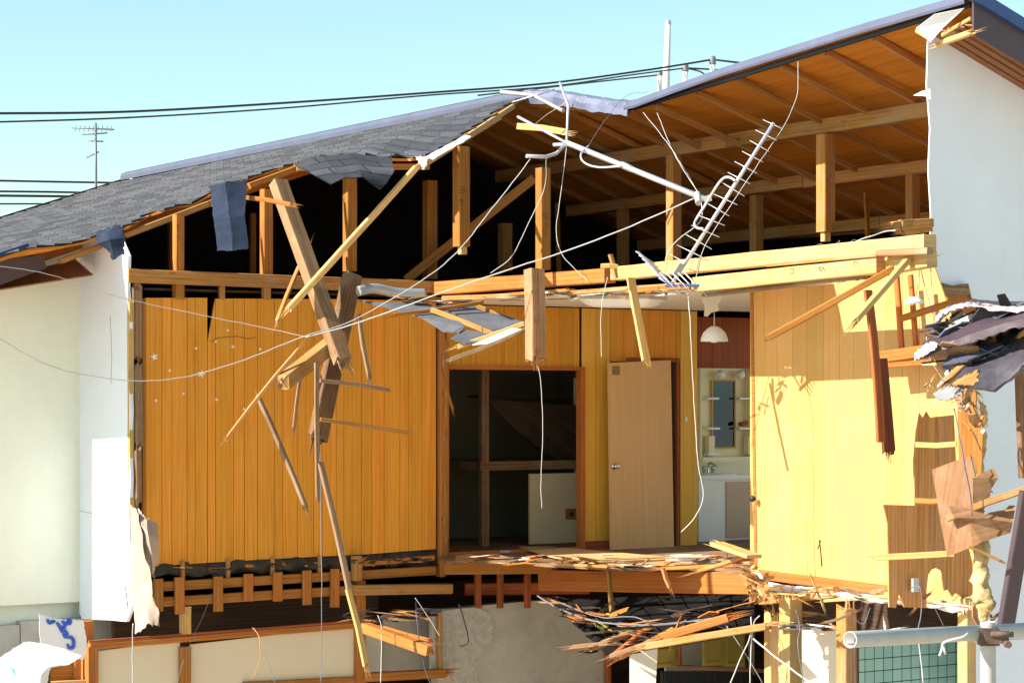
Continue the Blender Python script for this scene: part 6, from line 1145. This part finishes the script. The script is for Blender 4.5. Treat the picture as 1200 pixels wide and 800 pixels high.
rubble('joint_rubble', 'broken wood ends bristling where floor beam and lower posts meet', ['timber', 'timber_pale', 'timber_weathered', 'timber_orange'], P_(((876, 676, 18.6), (900, 700, 18.3)), ((895, 695, 17.8), (990, 694, 17.4)), ((990, 696, 17.2), (1130, 706, 16.6))), 52, (.02, .12), .7, .25, sx=.045)
rubble('lower_rubble', 'dark rafters laths and cable scraps hanging under the broken floor', ['timber_weathered', 'dark_wood', 'dark_wood', 'tar_tile', 'timber_orange', 'tar_tile'], P_(((650, 706, 20.8), (740, 742, 19.8)), ((700, 722, 20.2), (870, 712, 19.2)), ((720, 742, 19.6), (870, 732, 18.9)), ((690, 755, 19.7), (800, 748, 19.2))), 62, (.04, .22), .75, .12, sx=.08)
rubble('panel_foot_rubble', 'dusty splinters and torn felt under the left panelling', ['foil', 'dark_wood', 'timber_orange', 'foil'], P_(((178, 668, 20.2), (410, 658, 21)), ((410, 658, 21), (508, 655, 21.6))), 60, (.02, .08), .4, .2, sx=.02)
rubble('compartment_rubble', 'torn lining strips over the small grey compartment', ['dark_sheet', 'timber', 'dark_sheet'], P_(((412, 722, 19.8), (505, 720, 19.8)),), 20, (.03, .14), .7, .15, sx=.04)
rubble('lower_wall_rubble', 'laths and lining scraps lying on the lower rail behind the posts', ['timber_weathered', 'dark_sheet', 'white_board', 'timber'], P_(((905, 733, 18.6), (985, 738, 18)), ((1000, 745, 18), (1120, 742, 17.4)), ((940, 725, 18.8), (1000, 722, 18.4))), 36, (.04, .16), .7, .1, sx=.04)
rubble('attic_rubble', 'splinters and torn ceiling scraps under the attic beam', ['timber', 'white_board', 'grey_tile', 'timber_orange'], P_(((455, 352, 19.8), (620, 350, 19.6)), ((620, 348, 18.9), (800, 344, 18.5)), ((980, 326, 16.9), (1085, 305, 16.6))), 60, (.03, .13), .75, .08, sx=.03)

# repeats share a group
GR = {'cable': 'cables and wires hanging through the wreck', 'plank': 'loose planks and battens', 'lath': 'thin laths hanging before the panelling', 'beam': 'heavy loose timbers', 'board': 'loose boards', 'power line': 'overhead lines against the sky', 'insulator': 'insulators beside the pole', 'scaffold pipe': 'scaffold pipes', 'plywood': 'hanging plywood scraps', 'roofing sheet': 'sheets of the eaves wreck', 'ceiling sheet': 'fallen ceiling sheets', 'roofing felt': 'blue felt strips', 'timber': 'timbers inside the eaves wreck', 'scrap': 'scraps on the floor edge', 'insulation': 'insulation at the wall end', 'foam scrap': 'yellow foam scraps', 'plastic sheet': 'torn plastic sheets at the left', 'roofing': 'torn roof coverings'}
for o in bpy.data.objects:
    if o.parent is None and o.get('category') in GR: o['group'] = GR[o['category']]
